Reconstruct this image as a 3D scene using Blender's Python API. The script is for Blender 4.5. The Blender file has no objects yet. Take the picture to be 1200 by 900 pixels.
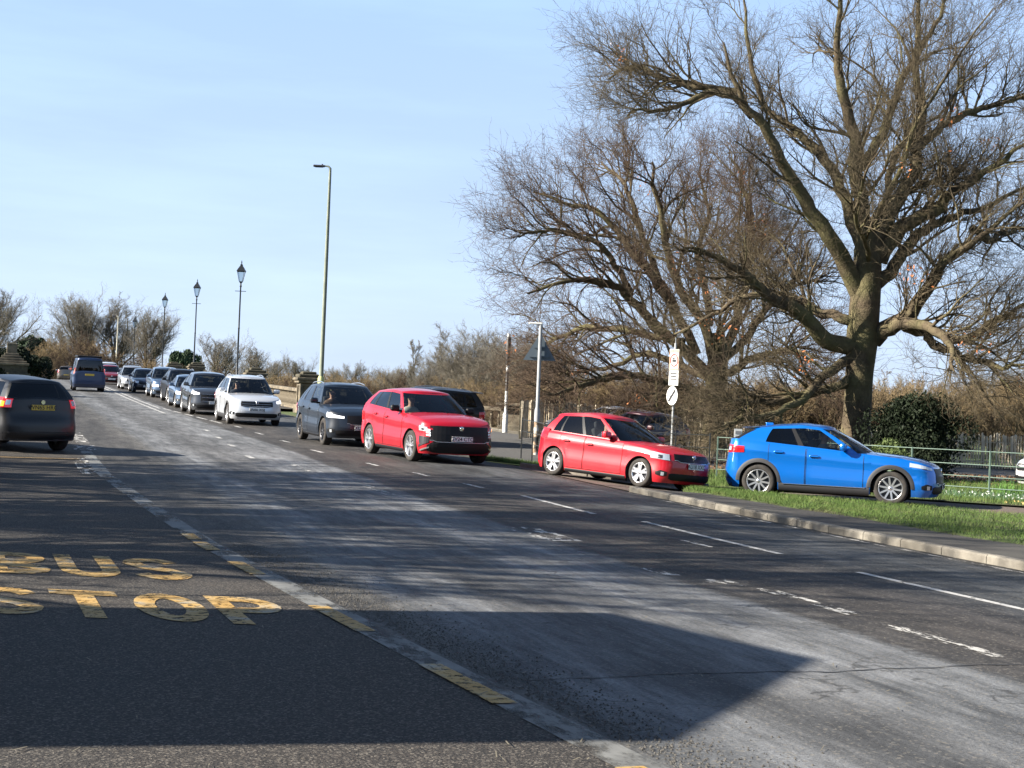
import bpy, bmesh, math, random
import numpy as np
from mathutils import Vector, Matrix
R = math.radians
SC = bpy.context.scene
COL = SC.collection

# ------------------------------------------------------------------ camera
F_PX, CAM_H, PITCH, ROLL = 1750.0, 1.68, math.atan(27/1750), R(2.4)
CP = Vector((0, 0, CAM_H))
_F = Vector((0, math.cos(PITCH), math.sin(PITCH))); _R0 = Vector((1, 0, 0)); _U0 = Vector((0, -math.sin(PITCH), math.cos(PITCH)))
_R = math.cos(ROLL)*_R0 + math.sin(ROLL)*_U0; _U = -math.sin(ROLL)*_R0 + math.cos(ROLL)*_U0
cd = bpy.data.cameras.new('camera'); cam = bpy.data.objects.new('camera', cd); COL.objects.link(cam)
m = Matrix((_R, _U, -_F)).transposed().to_4x4(); m.translation = CP; cam.matrix_world = m
cd.sensor_width = 36; cd.lens = F_PX/1200*36; cd.clip_end = 9000; cd.clip_start = .1
SC.camera = cam
# ------------------------------------------------------------------ light
SUN_EL, SUN_AZ = R(28.5), math.atan2(-.225, -.974)     # towards the sun: left and slightly behind
sun_dir = Vector((math.cos(SUN_EL)*math.cos(SUN_AZ), math.cos(SUN_EL)*math.sin(SUN_AZ), math.sin(SUN_EL)))
ld = bpy.data.lights.new('sun', 'SUN'); ld.energy = 5.0; ld.angle = R(.5); ld.color = (1, .93, .82)
lo = bpy.data.objects.new('sun', ld); COL.objects.link(lo); lo.rotation_euler = (-sun_dir).to_track_quat('-Z', 'Y').to_euler()
SC.world = bpy.data.worlds.new('World'); SC.world.use_nodes = True
nt = SC.world.node_tree; nt.nodes.clear()
wo = nt.nodes.new('ShaderNodeOutputWorld'); bg = nt.nodes.new('ShaderNodeBackground'); sk = nt.nodes.new('ShaderNodeTexSky')
sk.sky_type = 'NISHITA'; sk.sun_disc = False; sk.sun_elevation = SUN_EL
sk.sun_rotation = math.pi/2 - SUN_AZ; sk.air_density = 1.0; sk.dust_density = .7; sk.ozone_density = 1.6
tc = nt.nodes.new('ShaderNodeTexCoord'); mp = nt.nodes.new('ShaderNodeMapping'); mp.inputs['Scale'].default_value = (1.2, 1.2, 9)
nz = nt.nodes.new('ShaderNodeTexNoise'); nz.inputs['Scale'].default_value = 2.2; nz.inputs['Detail'].default_value = 7; nz.inputs['Roughness'].default_value = .55
nt.links.new(tc.outputs['Generated'], mp.inputs[0]); nt.links.new(mp.outputs[0], nz.inputs['Vector'])
sz_ = nt.nodes.new('ShaderNodeSeparateXYZ'); nt.links.new(tc.outputs['Generated'], sz_.inputs[0])
hz = nt.nodes.new('ShaderNodeValToRGB'); hz.color_ramp.elements[0].position = 0; hz.color_ramp.elements[0].color = (.53, .635, .79, 1); hz.color_ramp.elements[1].position = .33; hz.color_ramp.elements[1].color = (.34, .52, .83, 1)   # pale haze low, bluer above
e_ = hz.color_ramp.elements.new(.09); e_.color = (.475, .61, .82, 1)
nt.links.new(sz_.outputs[2], hz.inputs[0])
hs = nt.nodes.new('ShaderNodeVectorMath'); hs.operation = 'SCALE'; nt.links.new(hz.outputs[0], hs.inputs[0])
rq = nt.nodes.new('ShaderNodeMapRange'); rq.inputs[1].default_value = .36; rq.inputs[2].default_value = .70; rq.inputs[3].default_value = 8.3; rq.inputs[4].default_value = 9.8
nt.links.new(nz.outputs[0], rq.inputs[0]); nt.links.new(rq.outputs[0], hs.inputs['Scale'])
rp = nt.nodes.new('ShaderNodeMapRange'); rp.inputs[1].default_value = .27; rp.inputs[2].default_value = .46; rp.inputs[3].default_value = .94; rp.inputs[4].default_value = .03   # thin high haze fades towards the zenith
nt.links.new(sz_.outputs[2], rp.inputs[0])
mx = nt.nodes.new('ShaderNodeMix'); mx.data_type = 'RGBA'; nt.links.new(hs.outputs[0], mx.inputs[7])
nt.links.new(rp.outputs[0], mx.inputs[0]); nt.links.new(sk.outputs[0], mx.inputs[6]); nt.links.new(mx.outputs[2], bg.inputs[0])
bg.inputs[1].default_value = .05; nt.links.new(bg.outputs[0], wo.inputs[0])
vs = SC.view_settings; vs.view_transform = 'Standard'; vs.look = 'None'; vs.gamma = 1; vs.use_curve_mapping = False; vs.exposure = 1.7
SC.cycles.max_bounces = 6; SC.cycles.transparent_max_bounces = 12; SC.cycles.caustics_reflective = False; SC.cycles.caustics_refractive = False

# ------------------------------------------------------------------ helpers
def at(px, py, Y):
    """photo pixel + distance -> world point"""
    d = _F + _R*((px-600)/F_PX) + _U*((450-py)/F_PX)
    return CP + d*(Y/d.y)
TH = R(18.5); SH = (-math.sin(TH), math.cos(TH)); TT = (math.cos(TH), math.sin(TH))
def st(X, Y): return (X*SH[0]+Y*SH[1], X*TT[0]+Y*TT[1])
def xy(s, t): return (s*SH[0]+t*TT[0], s*SH[1]+t*TT[1])
_PS = [-400, 13, 22, 30, 36, 42, 52, 60, 67, 75, 83, 91, 100, 118, 128, 150, 170, 200, 300, 500, 9000]
_PZ = [0, 0, .1, .27, .42, .5, .7, .86, 1.0, 1.17, 1.36, 1.56, 1.75, 2.15, 2.35, 2.52, 2.5, 2.3, 1.4, .6, .6]
def sst(a, b, v):
    u = np.clip((v-a)/(b-a), 0, 1); return u*u*(3-2*u)
def Pz(s): return sum(np.interp(s+k, _PS, _PZ) for k in (-5, -3, -1, 1, 3, 5))/6
def elev_st(s, t):
    s = np.asarray(s, float); t = np.asarray(t, float)
    b = sst(36, 50, s)
    f = (1-sst(9.5, 15.5, t))*(1-b) + (1-sst(15, 28, t))*b
    f = f*(1-sst(3, 14, -t))
    return Pz(s)*f
def elev(X, Y):
    s = X*SH[0]+Y*SH[1]; t = X*TT[0]+Y*TT[1]; return float(elev_st(s, t))

def tag(o, label=None, cat=None, group=None, kind=None):
    if label: o['label'] = label
    if cat: o['category'] = cat
    if group: o['group'] = group
    if kind: o['kind'] = kind
    return o
def empty(name, loc, rz=0, **k):
    o = bpy.data.objects.new(name, None); COL.objects.link(o); o.location = loc; o.rotation_euler = (0, 0, rz); o.empty_display_size = .2
    return tag(o, **k)
def link(name, me, parent=None, **k):
    o = bpy.data.objects.new(name, me); COL.objects.link(o); o.parent = parent
    return tag(o, **k)
def mesh_np(name, V, Fq, mats, smooth=False, mi=None):
    """fast mesh from arrays; Fq list of arrays of same-size faces"""
    me = bpy.data.meshes.new(name); V = np.asarray(V, np.float32).reshape(-1, 3)
    Fs = [np.asarray(f, np.int32) for f in (Fq if isinstance(Fq, list) else [Fq]) if len(f)]
    nf = sum(len(f) for f in Fs); nl = sum(f.size for f in Fs)
    me.vertices.add(len(V)); me.vertices.foreach_set('co', V.ravel())
    me.loops.add(nl); me.loops.foreach_set('vertex_index', np.concatenate([f.ravel() for f in Fs]))
    me.polygons.add(nf)
    tot = np.concatenate([np.full(len(f), f.shape[1], np.int32) for f in Fs]); st_ = np.concatenate([[0], np.cumsum(tot)[:-1]]).astype(np.int32)
    me.polygons.foreach_set('loop_start', st_)
    if smooth: me.polygons.foreach_set('use_smooth', np.ones(nf, bool))
    if mi is not None: me.polygons.foreach_set('material_index', np.asarray(mi, np.int32))
    for mm in (mats if isinstance(mats, (list, tuple)) else [mats]): me.materials.append(mm)
    me.update(calc_edges=True); me.validate()
    return me
class MB:
    """collects shapes into one mesh"""
    def __init__(s): s.V = []; s.F = []; s.M = []; s.S = []
    def add(s, V, F, m=0, sm=False):
        n = len(s.V); s.V += [tuple(v) for v in V]; s.F += [tuple(i+n for i in f) for f in F]; s.M += [m]*len(F); s.S += [sm]*len(F); return s
    def box(s, c, d, m=0, rz=0, bev=0, M=None):
        x, y, z = d[0]/2, d[1]/2, d[2]/2
        b = min(bev, x*.9, y*.9, z*.9)
        if b > 0:
            bm = bmesh.new(); bmesh.ops.create_cube(bm, size=1)
            for v in bm.verts: v.co = Vector((v.co.x*2*x, v.co.y*2*y, v.co.z*2*z))
            bmesh.ops.bevel(bm, geom=bm.edges[:], offset=b, segments=2, affect='EDGES', profile=.5)
            bm.verts.index_update(); V = [v.co.copy() for v in bm.verts]; F = [[v.index for v in f.verts] for f in bm.faces]; bm.free()
        else:
            V = [Vector((i*x, j*y, k*z)) for i in (-1, 1) for j in (-1, 1) for k in (-1, 1)]
            F = [(0, 1, 3, 2), (4, 6, 7, 5), (0, 4, 5, 1), (2, 3, 7, 6), (0, 2, 6, 4), (1, 5, 7, 3)]
        T = Matrix.Translation(c) @ Matrix.Rotation(rz, 4, 'Z')
        if M: T = M @ T
        return s.add([T @ v for v in V], F, m)
    def tube(s, pts, rs, n=8, m=0, caps=True, sm=True):
        pts = [Vector(p) for p in pts]; rs = rs if hasattr(rs, '__len__') else [rs]*len(pts)
        V = []; a = None
        for i, p in enumerate(pts):
            t = (pts[min(i+1, len(pts)-1)]-pts[max(i-1, 0)]).normalized()
            if a is None: a = t.orthogonal().normalized()
            a = (a - t*a.dot(t)).normalized(); b = t.cross(a)
            for k in range(n): V.append(p+(a*math.cos(2*math.pi*k/n)+b*math.sin(2*math.pi*k/n))*rs[i])
        F = [(i*n+k, i*n+(k+1) % n, (i+1)*n+(k+1) % n, (i+1)*n+k) for i in range(len(pts)-1) for k in range(n)]
        s.add(V, F, m, sm)
        if caps: s.add(V[:n], [tuple(range(n))[::-1]], m); s.add(V[-n:], [tuple(range(n))], m)
        return s
    def lathe(s, prof, n=16, m=0, c=(0, 0, 0), axis='Z', sm=True, caps=True, ph=0):
        V = []
        for r, z in prof:
            for k in range(n):
                a = 2*math.pi*(k+ph)/n; x, y = r*math.cos(a), r*math.sin(a)
                v = (x, y, z) if axis == 'Z' else (x, z, y)
                V.append(Vector(v)+Vector(c))
        F = [(i*n+k, i*n+(k+1) % n, (i+1)*n+(k+1) % n, (i+1)*n+k) for i in range(len(prof)-1) for k in range(n)]
        if axis != 'Z': F = [f[::-1] for f in F]
        s.add(V, F, m, sm)
        if caps:
            s.add(V[:n], [tuple(range(n))], m); s.add(V[-n:], [tuple(range(n))], m)
        return s
    def grid(s, G, m=0, sm=True, flip=False):
        h = len(G); w = len(G[0]); V = [p for r in G for p in r]
        F = [(i*w+j, i*w+j+1, (i+1)*w+j+1, (i+1)*w+j) for i in range(h-1) for j in range(w-1)]
        if flip: F = [f[::-1] for f in F]
        return s.add(V, F, m, sm)
    def mesh(s, name, mats):
        me = bpy.data.meshes.new(name); me.from_pydata([tuple(v) for v in s.V], [], s.F)
        me.polygons.foreach_set('material_index', s.M); me.polygons.foreach_set('use_smooth', s.S)
        for mm in (mats if isinstance(mats, (list, tuple)) else [mats]): me.materials.append(mm)
        me.update(); return me
    def build(s, name, mats, parent=None, **k): return link(name, s.mesh(name, mats), parent, **k)

# ------------------------------------------------------------------ materials
def N(nt, t, **k):
    n = nt.nodes.new(t)
    for a, b in k.items(): setattr(n, a, b)
    return n
def pmat(name, col, rough=.6, metal=0, coat=0, spec=.5, emit=None, es=0, alpha=1):
    m = bpy.data.materials.new(name); m.use_nodes = True; b = m.node_tree.nodes['Principled BSDF']
    b.inputs['Base Color'].default_value = (*col, 1); b.inputs['Roughness'].default_value = rough; b.inputs['Metallic'].default_value = metal
    b.inputs['Coat Weight'].default_value = coat; b.inputs['Coat Roughness'].default_value = .04; b.inputs['Specular IOR Level'].default_value = spec
    if emit: b.inputs['Emission Color'].default_value = (*emit, 1); b.inputs['Emission Strength'].default_value = es
    b.inputs['Alpha'].default_value = alpha
    return m
def nmat(name, stops, scale=5, detail=6, rough=.85, bump=0, bscale=None, vec=(1, 1, 1), coord='Object', spec=.3, second=None, bdist=.02, chips=None):
    """noise ramp material; second=(scale, amount, colour)"""
    m = bpy.data.materials.new(name); m.use_nodes = True; t = m.node_tree; b = t.nodes['Principled BSDF']
    tc = N(t, 'ShaderNodeTexCoord'); mp = N(t, 'ShaderNodeMapping'); mp.inputs['Scale'].default_value = vec
    t.links.new(tc.outputs[coord], mp.inputs[0])
    nz = N(t, 'ShaderNodeTexNoise'); nz.inputs['Scale'].default_value = scale; nz.inputs['Detail'].default_value = detail; nz.inputs['Roughness'].default_value = .62
    t.links.new(mp.outputs[0], nz.inputs['Vector'])
    cr = N(t, 'ShaderNodeValToRGB'); e = cr.color_ramp.elements
    while len(e) < len(stops): e.new(.5)
    for i, (p, c) in enumerate(stops): e[i].position = p; e[i].color = (*c, 1)
    t.links.new(nz.outputs[0], cr.inputs[0]); out = cr.outputs[0]
    if second:
        n2 = N(t, 'ShaderNodeTexNoise'); n2.inputs['Scale'].default_value = second[0]; n2.inputs['Detail'].default_value = 3
        t.links.new(tc.outputs[coord], n2.inputs['Vector'])
        mr = N(t, 'ShaderNodeMapRange'); mr.inputs[1].default_value = .45; mr.inputs[2].default_value = .65; mr.inputs[4].default_value = second[1]
        t.links.new(n2.outputs[0], mr.inputs[0])
        mx = N(t, 'ShaderNodeMix', data_type='RGBA'); mx.inputs[7].default_value = (*second[2], 1)
        t.links.new(mr.outputs[0], mx.inputs[0]); t.links.new(out, mx.inputs[6]); out = mx.outputs[2]
    if chips:
        vo = N(t, 'ShaderNodeTexVoronoi'); vo.inputs['Scale'].default_value = chips[0]; t.links.new(tc.outputs[coord], vo.inputs['Vector']); sp = N(t, 'ShaderNodeSeparateColor'); t.links.new(vo.outputs['Color'], sp.inputs[0])
        mr = N(t, 'ShaderNodeMapRange'); mr.inputs[1].default_value = chips[1]; mr.inputs[2].default_value = 1; mr.inputs[4].default_value = chips[3]; t.links.new(sp.outputs[0], mr.inputs[0])
        mx = N(t, 'ShaderNodeMix', data_type='RGBA'); mx.inputs[7].default_value = (*chips[2], 1); t.links.new(mr.outputs[0], mx.inputs[0]); t.links.new(out, mx.inputs[6]); out = mx.outputs[2]
        m4 = N(t, 'ShaderNodeMapRange'); m4.inputs[1].default_value = 0; m4.inputs[2].default_value = .35; m4.inputs[3].default_value = .8; t.links.new(sp.outputs[1], m4.inputs[0])
        mx = N(t, 'ShaderNodeMix', data_type='RGBA'); mx.inputs[7].default_value = (.01, .01, .01, 1); m4.inputs[4].default_value = 0; t.links.new(m4.outputs[0], mx.inputs[0]); t.links.new(out, mx.inputs[6]); out = mx.outputs[2]
    t.links.new(out, b.inputs['Base Color']); b.inputs['Roughness'].default_value = rough; b.inputs['Specular IOR Level'].default_value = spec
    if bump:
        nb = N(t, 'ShaderNodeTexNoise'); nb.inputs['Scale'].default_value = bscale or scale*6; nb.inputs['Detail'].default_value = 5
        t.links.new(tc.outputs[coord], nb.inputs['Vector'])
        bp = N(t, 'ShaderNodeBump'); bp.inputs['Strength'].default_value = bump; bp.inputs['Distance'].default_value = bdist
        t.links.new(nb.outputs[0], bp.inputs['Height']); t.links.new(bp.outputs[0], b.inputs['Normal'])
    return m
def paintmat(name, stops, thr=.5, soft=.12, scale=6, streak=(1, 1, 1), seed=0, rough=.7):
    """worn road paint: noise decides where it is gone"""
    m = nmat(name, stops, scale=3, rough=rough); t = m.node_tree; b = t.nodes['Principled BSDF']
    tc = N(t, 'ShaderNodeTexCoord'); mp = N(t, 'ShaderNodeMapping'); mp.inputs['Scale'].default_value = streak; mp.inputs['Location'].default_value = (seed, seed*.7, 0)
    nz = N(t, 'ShaderNodeTexNoise'); nz.inputs['Scale'].default_value = scale; nz.inputs['Detail'].default_value = 9; nz.inputs['Roughness'].default_value = .72
    mr = N(t, 'ShaderNodeMapRange'); mr.inputs[1].default_value = thr-soft; mr.inputs[2].default_value = thr+soft
    t.links.new(tc.outputs['Object'], mp.inputs[0]); t.links.new(mp.outputs[0], nz.inputs['Vector']); t.links.new(nz.outputs[0], mr.inputs[0]); t.links.new(mr.outputs[0], b.inputs['Alpha'])
    return m
M = {}
M['black_plastic'] = pmat('black_plastic', (.009, .009, .01), .5, spec=.25)
M['cladding'] = pmat('cladding', (.026, .026, .029), .65)
M['rubber'] = nmat('rubber', [(.3, (.02, .02, .02)), (.7, (.06, .052, .045))], 9, rough=.9)
M['interior'] = pmat('interior', (.02, .02, .022), .8)
M['seat'] = pmat('seat_fabric', (.035, .034, .035), .9)
M['alloy'] = pmat('alloy', (.62, .62, .63), .28, .85)
M['alloy_dark'] = pmat('alloy_dark', (.05, .05, .055), .35, .6)
M['chrome'] = pmat('chrome', (.75, .76, .78), .12, 1)
M['rail'] = pmat('roof_rail', (.6, .61, .63), .3, .9)
M['lens'] = pmat('headlight_lens', (.62, .66, .7), .1, .5, 1)
M['lens_lit'] = pmat('headlight_lit', (.8, .85, .9), .1, .3, 1, emit=(1, .97, .92), es=.5)
M['lamp_red'] = pmat('tail_lens', (.5, .008, .015), .12, 0, 1)
M['lamp_red_lit'] = pmat('tail_lit', (.6, .01, .02), .12, 0, 1, emit=(1, .02, .04), es=.12)
M['amber_lit'] = pmat('indicator_lit', (.9, .3, .02), .2, 0, 1, emit=(1, .3, .03), es=.7)
M['plate_w'] = pmat('plate_white', (.72, .72, .7), .35); M['plate_y'] = pmat('plate_yellow', (.62, .42, .05), .35); M['ink'] = pmat('plate_ink', (.01, .01, .012), .5)
def glassmat(name, tint, base=(.01, .012, .014)):
    m = bpy.data.materials.new(name); m.use_nodes = True; t = m.node_tree; t.nodes.clear()
    o = N(t, 'ShaderNodeOutputMaterial'); tr = N(t, 'ShaderNodeBsdfTransparent'); tr.inputs[0].default_value = (*tint, 1)
    gl = N(t, 'ShaderNodeBsdfGlossy'); gl.inputs['Roughness'].default_value = .03; gl.inputs[0].default_value = (.95, .97, 1, 1)
    fr = N(t, 'ShaderNodeFresnel'); fr.inputs[0].default_value = 1.52; mi = N(t, 'ShaderNodeMixShader')
    t.links.new(fr.outputs[0], mi.inputs[0]); t.links.new(tr.outputs[0], mi.inputs[1]); t.links.new(gl.outputs[0], mi.inputs[2]); t.links.new(mi.outputs[0], o.inputs[0]); return m
M['glass'] = glassmat('car_glass', (.62, .66, .66)); M['privacy'] = glassmat('privacy_glass', (.09, .1, .1)); M['lamp_glass'] = glassmat('lamp_glass', (.75, .8, .82))
def carpaint(name, col, metal=.35, rough=.38, coat=1.0, dirt=.3):
    m = pmat(name, col, rough, metal, coat); t = m.node_tree; b = t.nodes['Principled BSDF']
    tc = N(t, 'ShaderNodeTexCoord'); nz = N(t, 'ShaderNodeTexNoise'); nz.inputs['Scale'].default_value = 3; nz.inputs['Detail'].default_value = 6
    sx = N(t, 'ShaderNodeSeparateXYZ'); t.links.new(tc.outputs['Object'], sx.inputs[0]); t.links.new(tc.outputs['Object'], nz.inputs['Vector'])
    ml = N(t, 'ShaderNodeMath', operation='MULTIPLY_ADD'); t.links.new(nz.outputs[0], ml.inputs[0]); ml.inputs[1].default_value = .5; t.links.new(sx.outputs[2], ml.inputs[2])
    mr = N(t, 'ShaderNodeMapRange'); mr.inputs[1].default_value = .78; mr.inputs[2].default_value = .42; mr.inputs[3].default_value = 0; mr.inputs[4].default_value = dirt   # road dirt low on the doors
    t.links.new(ml.outputs[0], mr.inputs[0])
    mx = N(t, 'ShaderNodeMix', data_type='RGBA'); mx.inputs[6].default_value = (*col, 1); mx.inputs[7].default_value = (.09, .075, .06, 1)
    t.links.new(mr.outputs[0], mx.inputs[0]); t.links.new(mx.outputs[2], b.inputs['Base Color'])
    m2 = N(t, 'ShaderNodeMapRange'); m2.inputs[2].default_value = .4; m2.inputs[3].default_value = rough; m2.inputs[4].default_value = .7
    t.links.new(mr.outputs[0], m2.inputs[0]); t.links.new(m2.outputs[0], b.inputs['Roughness'])
    return m

# ------------------------------------------------------------------ cars
def interp(x, tab): return float(np.interp(x, [a for a, b in tab], [b for a, b in tab]))
class Car:
    D = dict(L=4.3, Wd=1.8, H=1.55, wb=2.6, fo=.87, r=.33, tw=.22, gc=.2, Df=.44, Dr=.36, nf=2.3, nr=2.6,
             hood=.72, cowlz=1.0, beltF=1.0, beltR=1.08, cowl=None, wst=None, rt=None, tb=None, roofdrop=.06, wr=.6,
             crown=.06, lower=None, drl=None, nose=None, tail=None, spans=((.045, .40), (.445, .74), (.775, .92)), flare=.018, Dg=.38, Dgr=.16,
             glass=('glass', 'glass', 'privacy'), spokes=5, rim='alloy', rimb='alloy_dark', pillar=1, rails=None, clad=False, lamp='lens',
             hl=((.42, .60, .72), (1.12, .62, .76)), grille=(.40, .50, .68), plateF=(.42, 'w'), text=None, plateR=.85, tl=((.5, .85, 1.05), (1.1, .8, 1.02)),
             doors=True, fog=True, wind=True, spoiler=False, mirror='paint', lit_tail=False, zroof=None, indL=False, indR=False, chromegrille=False, sport=False)
    def __init__(s, **k):
        for a, b in {**Car.D, **k}.items(): setattr(s, a, b)
        s.hw = s.Wd/2; s.xf = s.wb/2+s.fo; s.xr = s.xf-s.L; s.xwf = s.wb/2; s.xwr = -s.wb/2; s.Ra = s.r+.05
        s.cowl = s.xwf-.34 if s.cowl is None else s.cowl; s.wst = s.xwf-1.22 if s.wst is None else s.wst; s.rt = s.xr+.38 if s.rt is None else s.rt; s.tb = s.xr+.13 if s.tb is None else s.tb
        s.nose = s.nose or ((s.gc, -.10), (s.gc+.12, -.02), (.48, 0), (.62, -.02), (s.hood, -.10), (s.hood+.1, -.2))
        s.tail = s.tail or ((s.gc, .10), (s.gc+.12, .02), (.55, 0), (.75, .03), (1.1, .09))
        s.bt = ((s.tb-.3, s.beltR-.03), (s.tb+.1, s.beltR), (s.cowl-.6, s.beltF), (s.cowl-.1, s.cowlz-.03), (s.xf-.75, s.hood+(s.cowlz-s.hood)*.62), (s.xf-.35, s.hood+(s.cowlz-s.hood)*.3), (s.xf-.12, s.hood+.01), (s.xf-.02, s.hood-.04))
        s.rf = s.zroof or ((s.rt, s.H-s.roofdrop-.05), (s.rt+.5, s.H-.055-s.roofdrop*.35), ((s.rt+s.wst)/2+.2, s.H-.045), (s.wst, s.H-.095))
    def zb(s, x): return interp(x, s.bt)
    def W(s, x, z):
        zb = s.zb(x); r = (z-s.gc)/(zb-s.gc)
        w = s.hw*float(np.interp(r, [0, .12, .30, .42, .60, .74, .80, .86, .94, 1], [.945, .98, 1, .988, .975, .982, .992, .972, .945, .905]))
        w *= 1-.045*float(sst(s.xf-1.2, s.xf-.2, x))-.03*float(sst(s.xr+.9, s.xr+.2, x))
        for c in (s.xwf, s.xwr): w += s.flare*math.exp(-((x-c)/.36)**2)*max(0, 1-abs(z-s.r*1.4)/.7)
        return w
    def Fp(s, A, z, off=0, raw=False):
        sg = 1 if A >= 0 else -1; a = abs(A)
        if a <= 1:
            th = a*math.pi/2; v = math.sin(th)**(2/s.nf); u = 1-math.cos(th)**(2/s.nf); x = s.xf-s.Df*u+interp(z, s.nose)*(1-u)**.8; w = s.W(x, z); y = w*v
        else: x = s.xf-s.Df-(a-1); y = s.W(x, z)
        p = Vector((x, y*sg, z))
        if raw or off == 0: return p
        e = .012; t1 = s.Fp(A+sg*e, z, raw=True)-s.Fp(A-sg*e, z, raw=True); t2 = s.Fp(A, z+e, raw=True)-s.Fp(A, z-e, raw=True)
        n = t1.cross(t2); n.normalize()
        if n.dot(Vector((1 if a < 1 else .2, sg*(a+.01), 0))) < 0: n = -n
        return p+n*off
    def Rp(s, A, z, off=0, raw=False):
        sg = 1 if A >= 0 else -1; a = abs(A)
        if a <= 1:
            th = a*math.pi/2; v = math.sin(th)**(2/s.nr); u = 1-math.cos(th)**(2/s.nr); x = s.xr+s.Dr*u+interp(z, s.tail)*(1-u)**.8; y = s.W(x, z)*v
        else: x = s.xr+s.Dr+(a-1); y = s.W(x, z)
        p = Vector((x, y*sg, z))
        if raw or off == 0: return p
        e = .012; t1 = s.Rp(A+sg*e, z, raw=True)-s.Rp(A-sg*e, z, raw=True); t2 = s.Rp(A, z+e, raw=True)-s.Rp(A, z-e, raw=True)
        n = t1.cross(t2); n.normalize()
        if n.dot(Vector((-1 if a < 1 else -.2, sg*(a+.01), 0))) < 0: n = -n
        return p+n*off
    def patch(s, fn, cols, off=.006, rows=3, m=0, mb=None, n=8):
        """cols: [(A, zlo, zhi)...] -> raised patch following the body"""
        mb = mb or MB(); As = np.linspace(cols[0][0], cols[-1][0], n) if abs(cols[-1][0]-cols[0][0]) > .02 else [cols[0][0], cols[-1][0]]
        c = sorted(cols); G = []
        for A in As:
            lo = interp(A, [(q[0], q[1]) for q in c]); hi = interp(A, [(q[0], q[2]) for q in c])
            zs = np.linspace(lo, hi, rows)
            G.append([fn(A, lo, -.01)]+[fn(A, z, off) for z in zs]+[fn(A, hi, -.01)])
        G = [[fn(As[0], (q.z), -.012) for q in G[0]]]+G+[[fn(As[-1], (q.z), -.012) for q in G[-1]]]
        mb.grid(G, m, sm=False); return mb
    def side(s, x, z, sg, off=0): return Vector((x, sg*(s.W(x, z)+off), z))
    def build(s, name, label, X, Y, hd, paint, group=None, z=None, cat='car', seats=True):
        """hd = heading vector in the ground plane"""
        an = math.atan2(hd[1], hd[0])
        h = Vector((math.cos(an), math.sin(an))); q = .9
        e = [elev(X+h.x*a-h.y*b, Y+h.y*a+h.x*b) for a, b in ((s.wb/2, .75), (s.wb/2, -.75), (-s.wb/2, .75), (-s.wb/2, -.75))]
        zc = sum(e)/4 if z is None else z
        root = empty(name, (X, Y, zc), an, label=label, cat=cat, group=group)
        pitch = math.atan2((e[0]+e[1]-e[2]-e[3])/2, s.wb); rollx = math.atan2((e[0]+e[2]-e[1]-e[3])/2, 1.5)
        root.rotation_mode = 'XYZ'; root.rotation_euler = (rollx, -pitch, an)
        P = paint; PM = [P, M['black_plastic'], M['interior'], M['cladding']]
        # ---- lower body loops
        st_ = []
        for k in range(11): st_.append(('f', k/10*.999))
        xs = set()
        for c in (s.xwf, s.xwr):
            for a in np.linspace(0, math.pi, 15): xs.add(round(c+s.Ra*math.cos(a), 4))
            xs.add(round(c+s.Ra+.003, 4)); xs.add(round(c-s.Ra-.003, 4))
        x0, x1 = s.xf-s.Df, s.xr+s.Dr
        dx = [s.cowl-.32, -.36*s.wb/2.6, s.xwr+s.Ra*.75]
        for a in np.linspace(x0, x1, 26):
            if min(abs(a-c) for c in (s.xwf, s.xwr)) > s.Ra+.03: xs.add(round(float(a), 4))
        xs = sorted([a for a in xs if x1-.001 < a < x0+.001], reverse=True)
        for a in xs: st_.append(('s', a))
        for k in range(9, -1, -1): st_.append(('r', k/9*.999))
        rr = [0, .06, .14, .22, .30, .38, .46, .54, .62, .70, .76, .80, .84, .89, .94, .97, 1]
        def zlow(x):
            for c in (s.xwf, s.xwr):
                if abs(x-c) <= s.Ra+.0005: return s.r+math.sqrt(max(0, s.Ra**2-(x-c)**2))
            return s.gc
        def pt(i, r, sg):
            k, a = st_[i]
            if k == 's':
                zt = s.zb(a); zl = zlow(a); zz = zl+(zt-zl)*r; return Vector((a, sg*s.W(a, zz), zz))
            if k == 'f':
                u = 1-math.cos(a*math.pi/2)**(2/s.nf); xe = s.xf-s.Df*u; zt = s.zb(xe); return s.Fp(a*sg if a else 1e-9*sg, s.gc+(zt-s.gc)*r)
            u = 1-math.cos(a*math.pi/2)**(2/s.nr); xe = s.xr+s.Dr*u; zt = s.zb(xe); return s.Rp(a*sg if a else 1e-9*sg, s.gc+(zt-s.gc)*r)
        body = MB(); nS = len(st_); doorF = {}
        dspan = [(s.xwf-s.Ra-.13, -.36*s.wb/2.57), (-.36*s.wb/2.57, s.xwr+s.Ra*.45)] if s.doors else []
        for sg in (1, -1):
            G = [[pt(i, r, sg) for r in rr] for i in range(nS)]
            for i in range(nS-1):
                for j in range(len(rr)-1):
                    f = [G[i][j], G[i+1][j], G[i+1][j+1], G[i][j+1]]
                    if sg < 0: f = f[::-1]
                    body.add(f, [(0, 1, 2, 3)], 0, True)
            # inner return of lower edge (liner)
            for i in range(nS-1):
                a, b = G[i][0], G[i+1][0]
                ia = Vector((a.x*.985, a.y*.66, a.z+.0)); ib = Vector((b.x*.985, b.y*.66, b.z+.0))
                body.add([a, b, ib, ia], [(0, 1, 2, 3)], 2, False)
        # ---- greenhouse
        ga = [(k/9) for k in range(10)]
        ts = {0, 1}
        for a, b in s.spans:
            for q in np.linspace(a, b, 6): ts.add(round(float(q), 4))
        ts = sorted(ts)
        gst = [('f', a*.999) for a in ga]+[('s', t) for t in ts]+[('r', a*.999) for a in ga[::-1]]
        vv = [0, .07, .3, .5, .7, .88, .95, 1]
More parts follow.
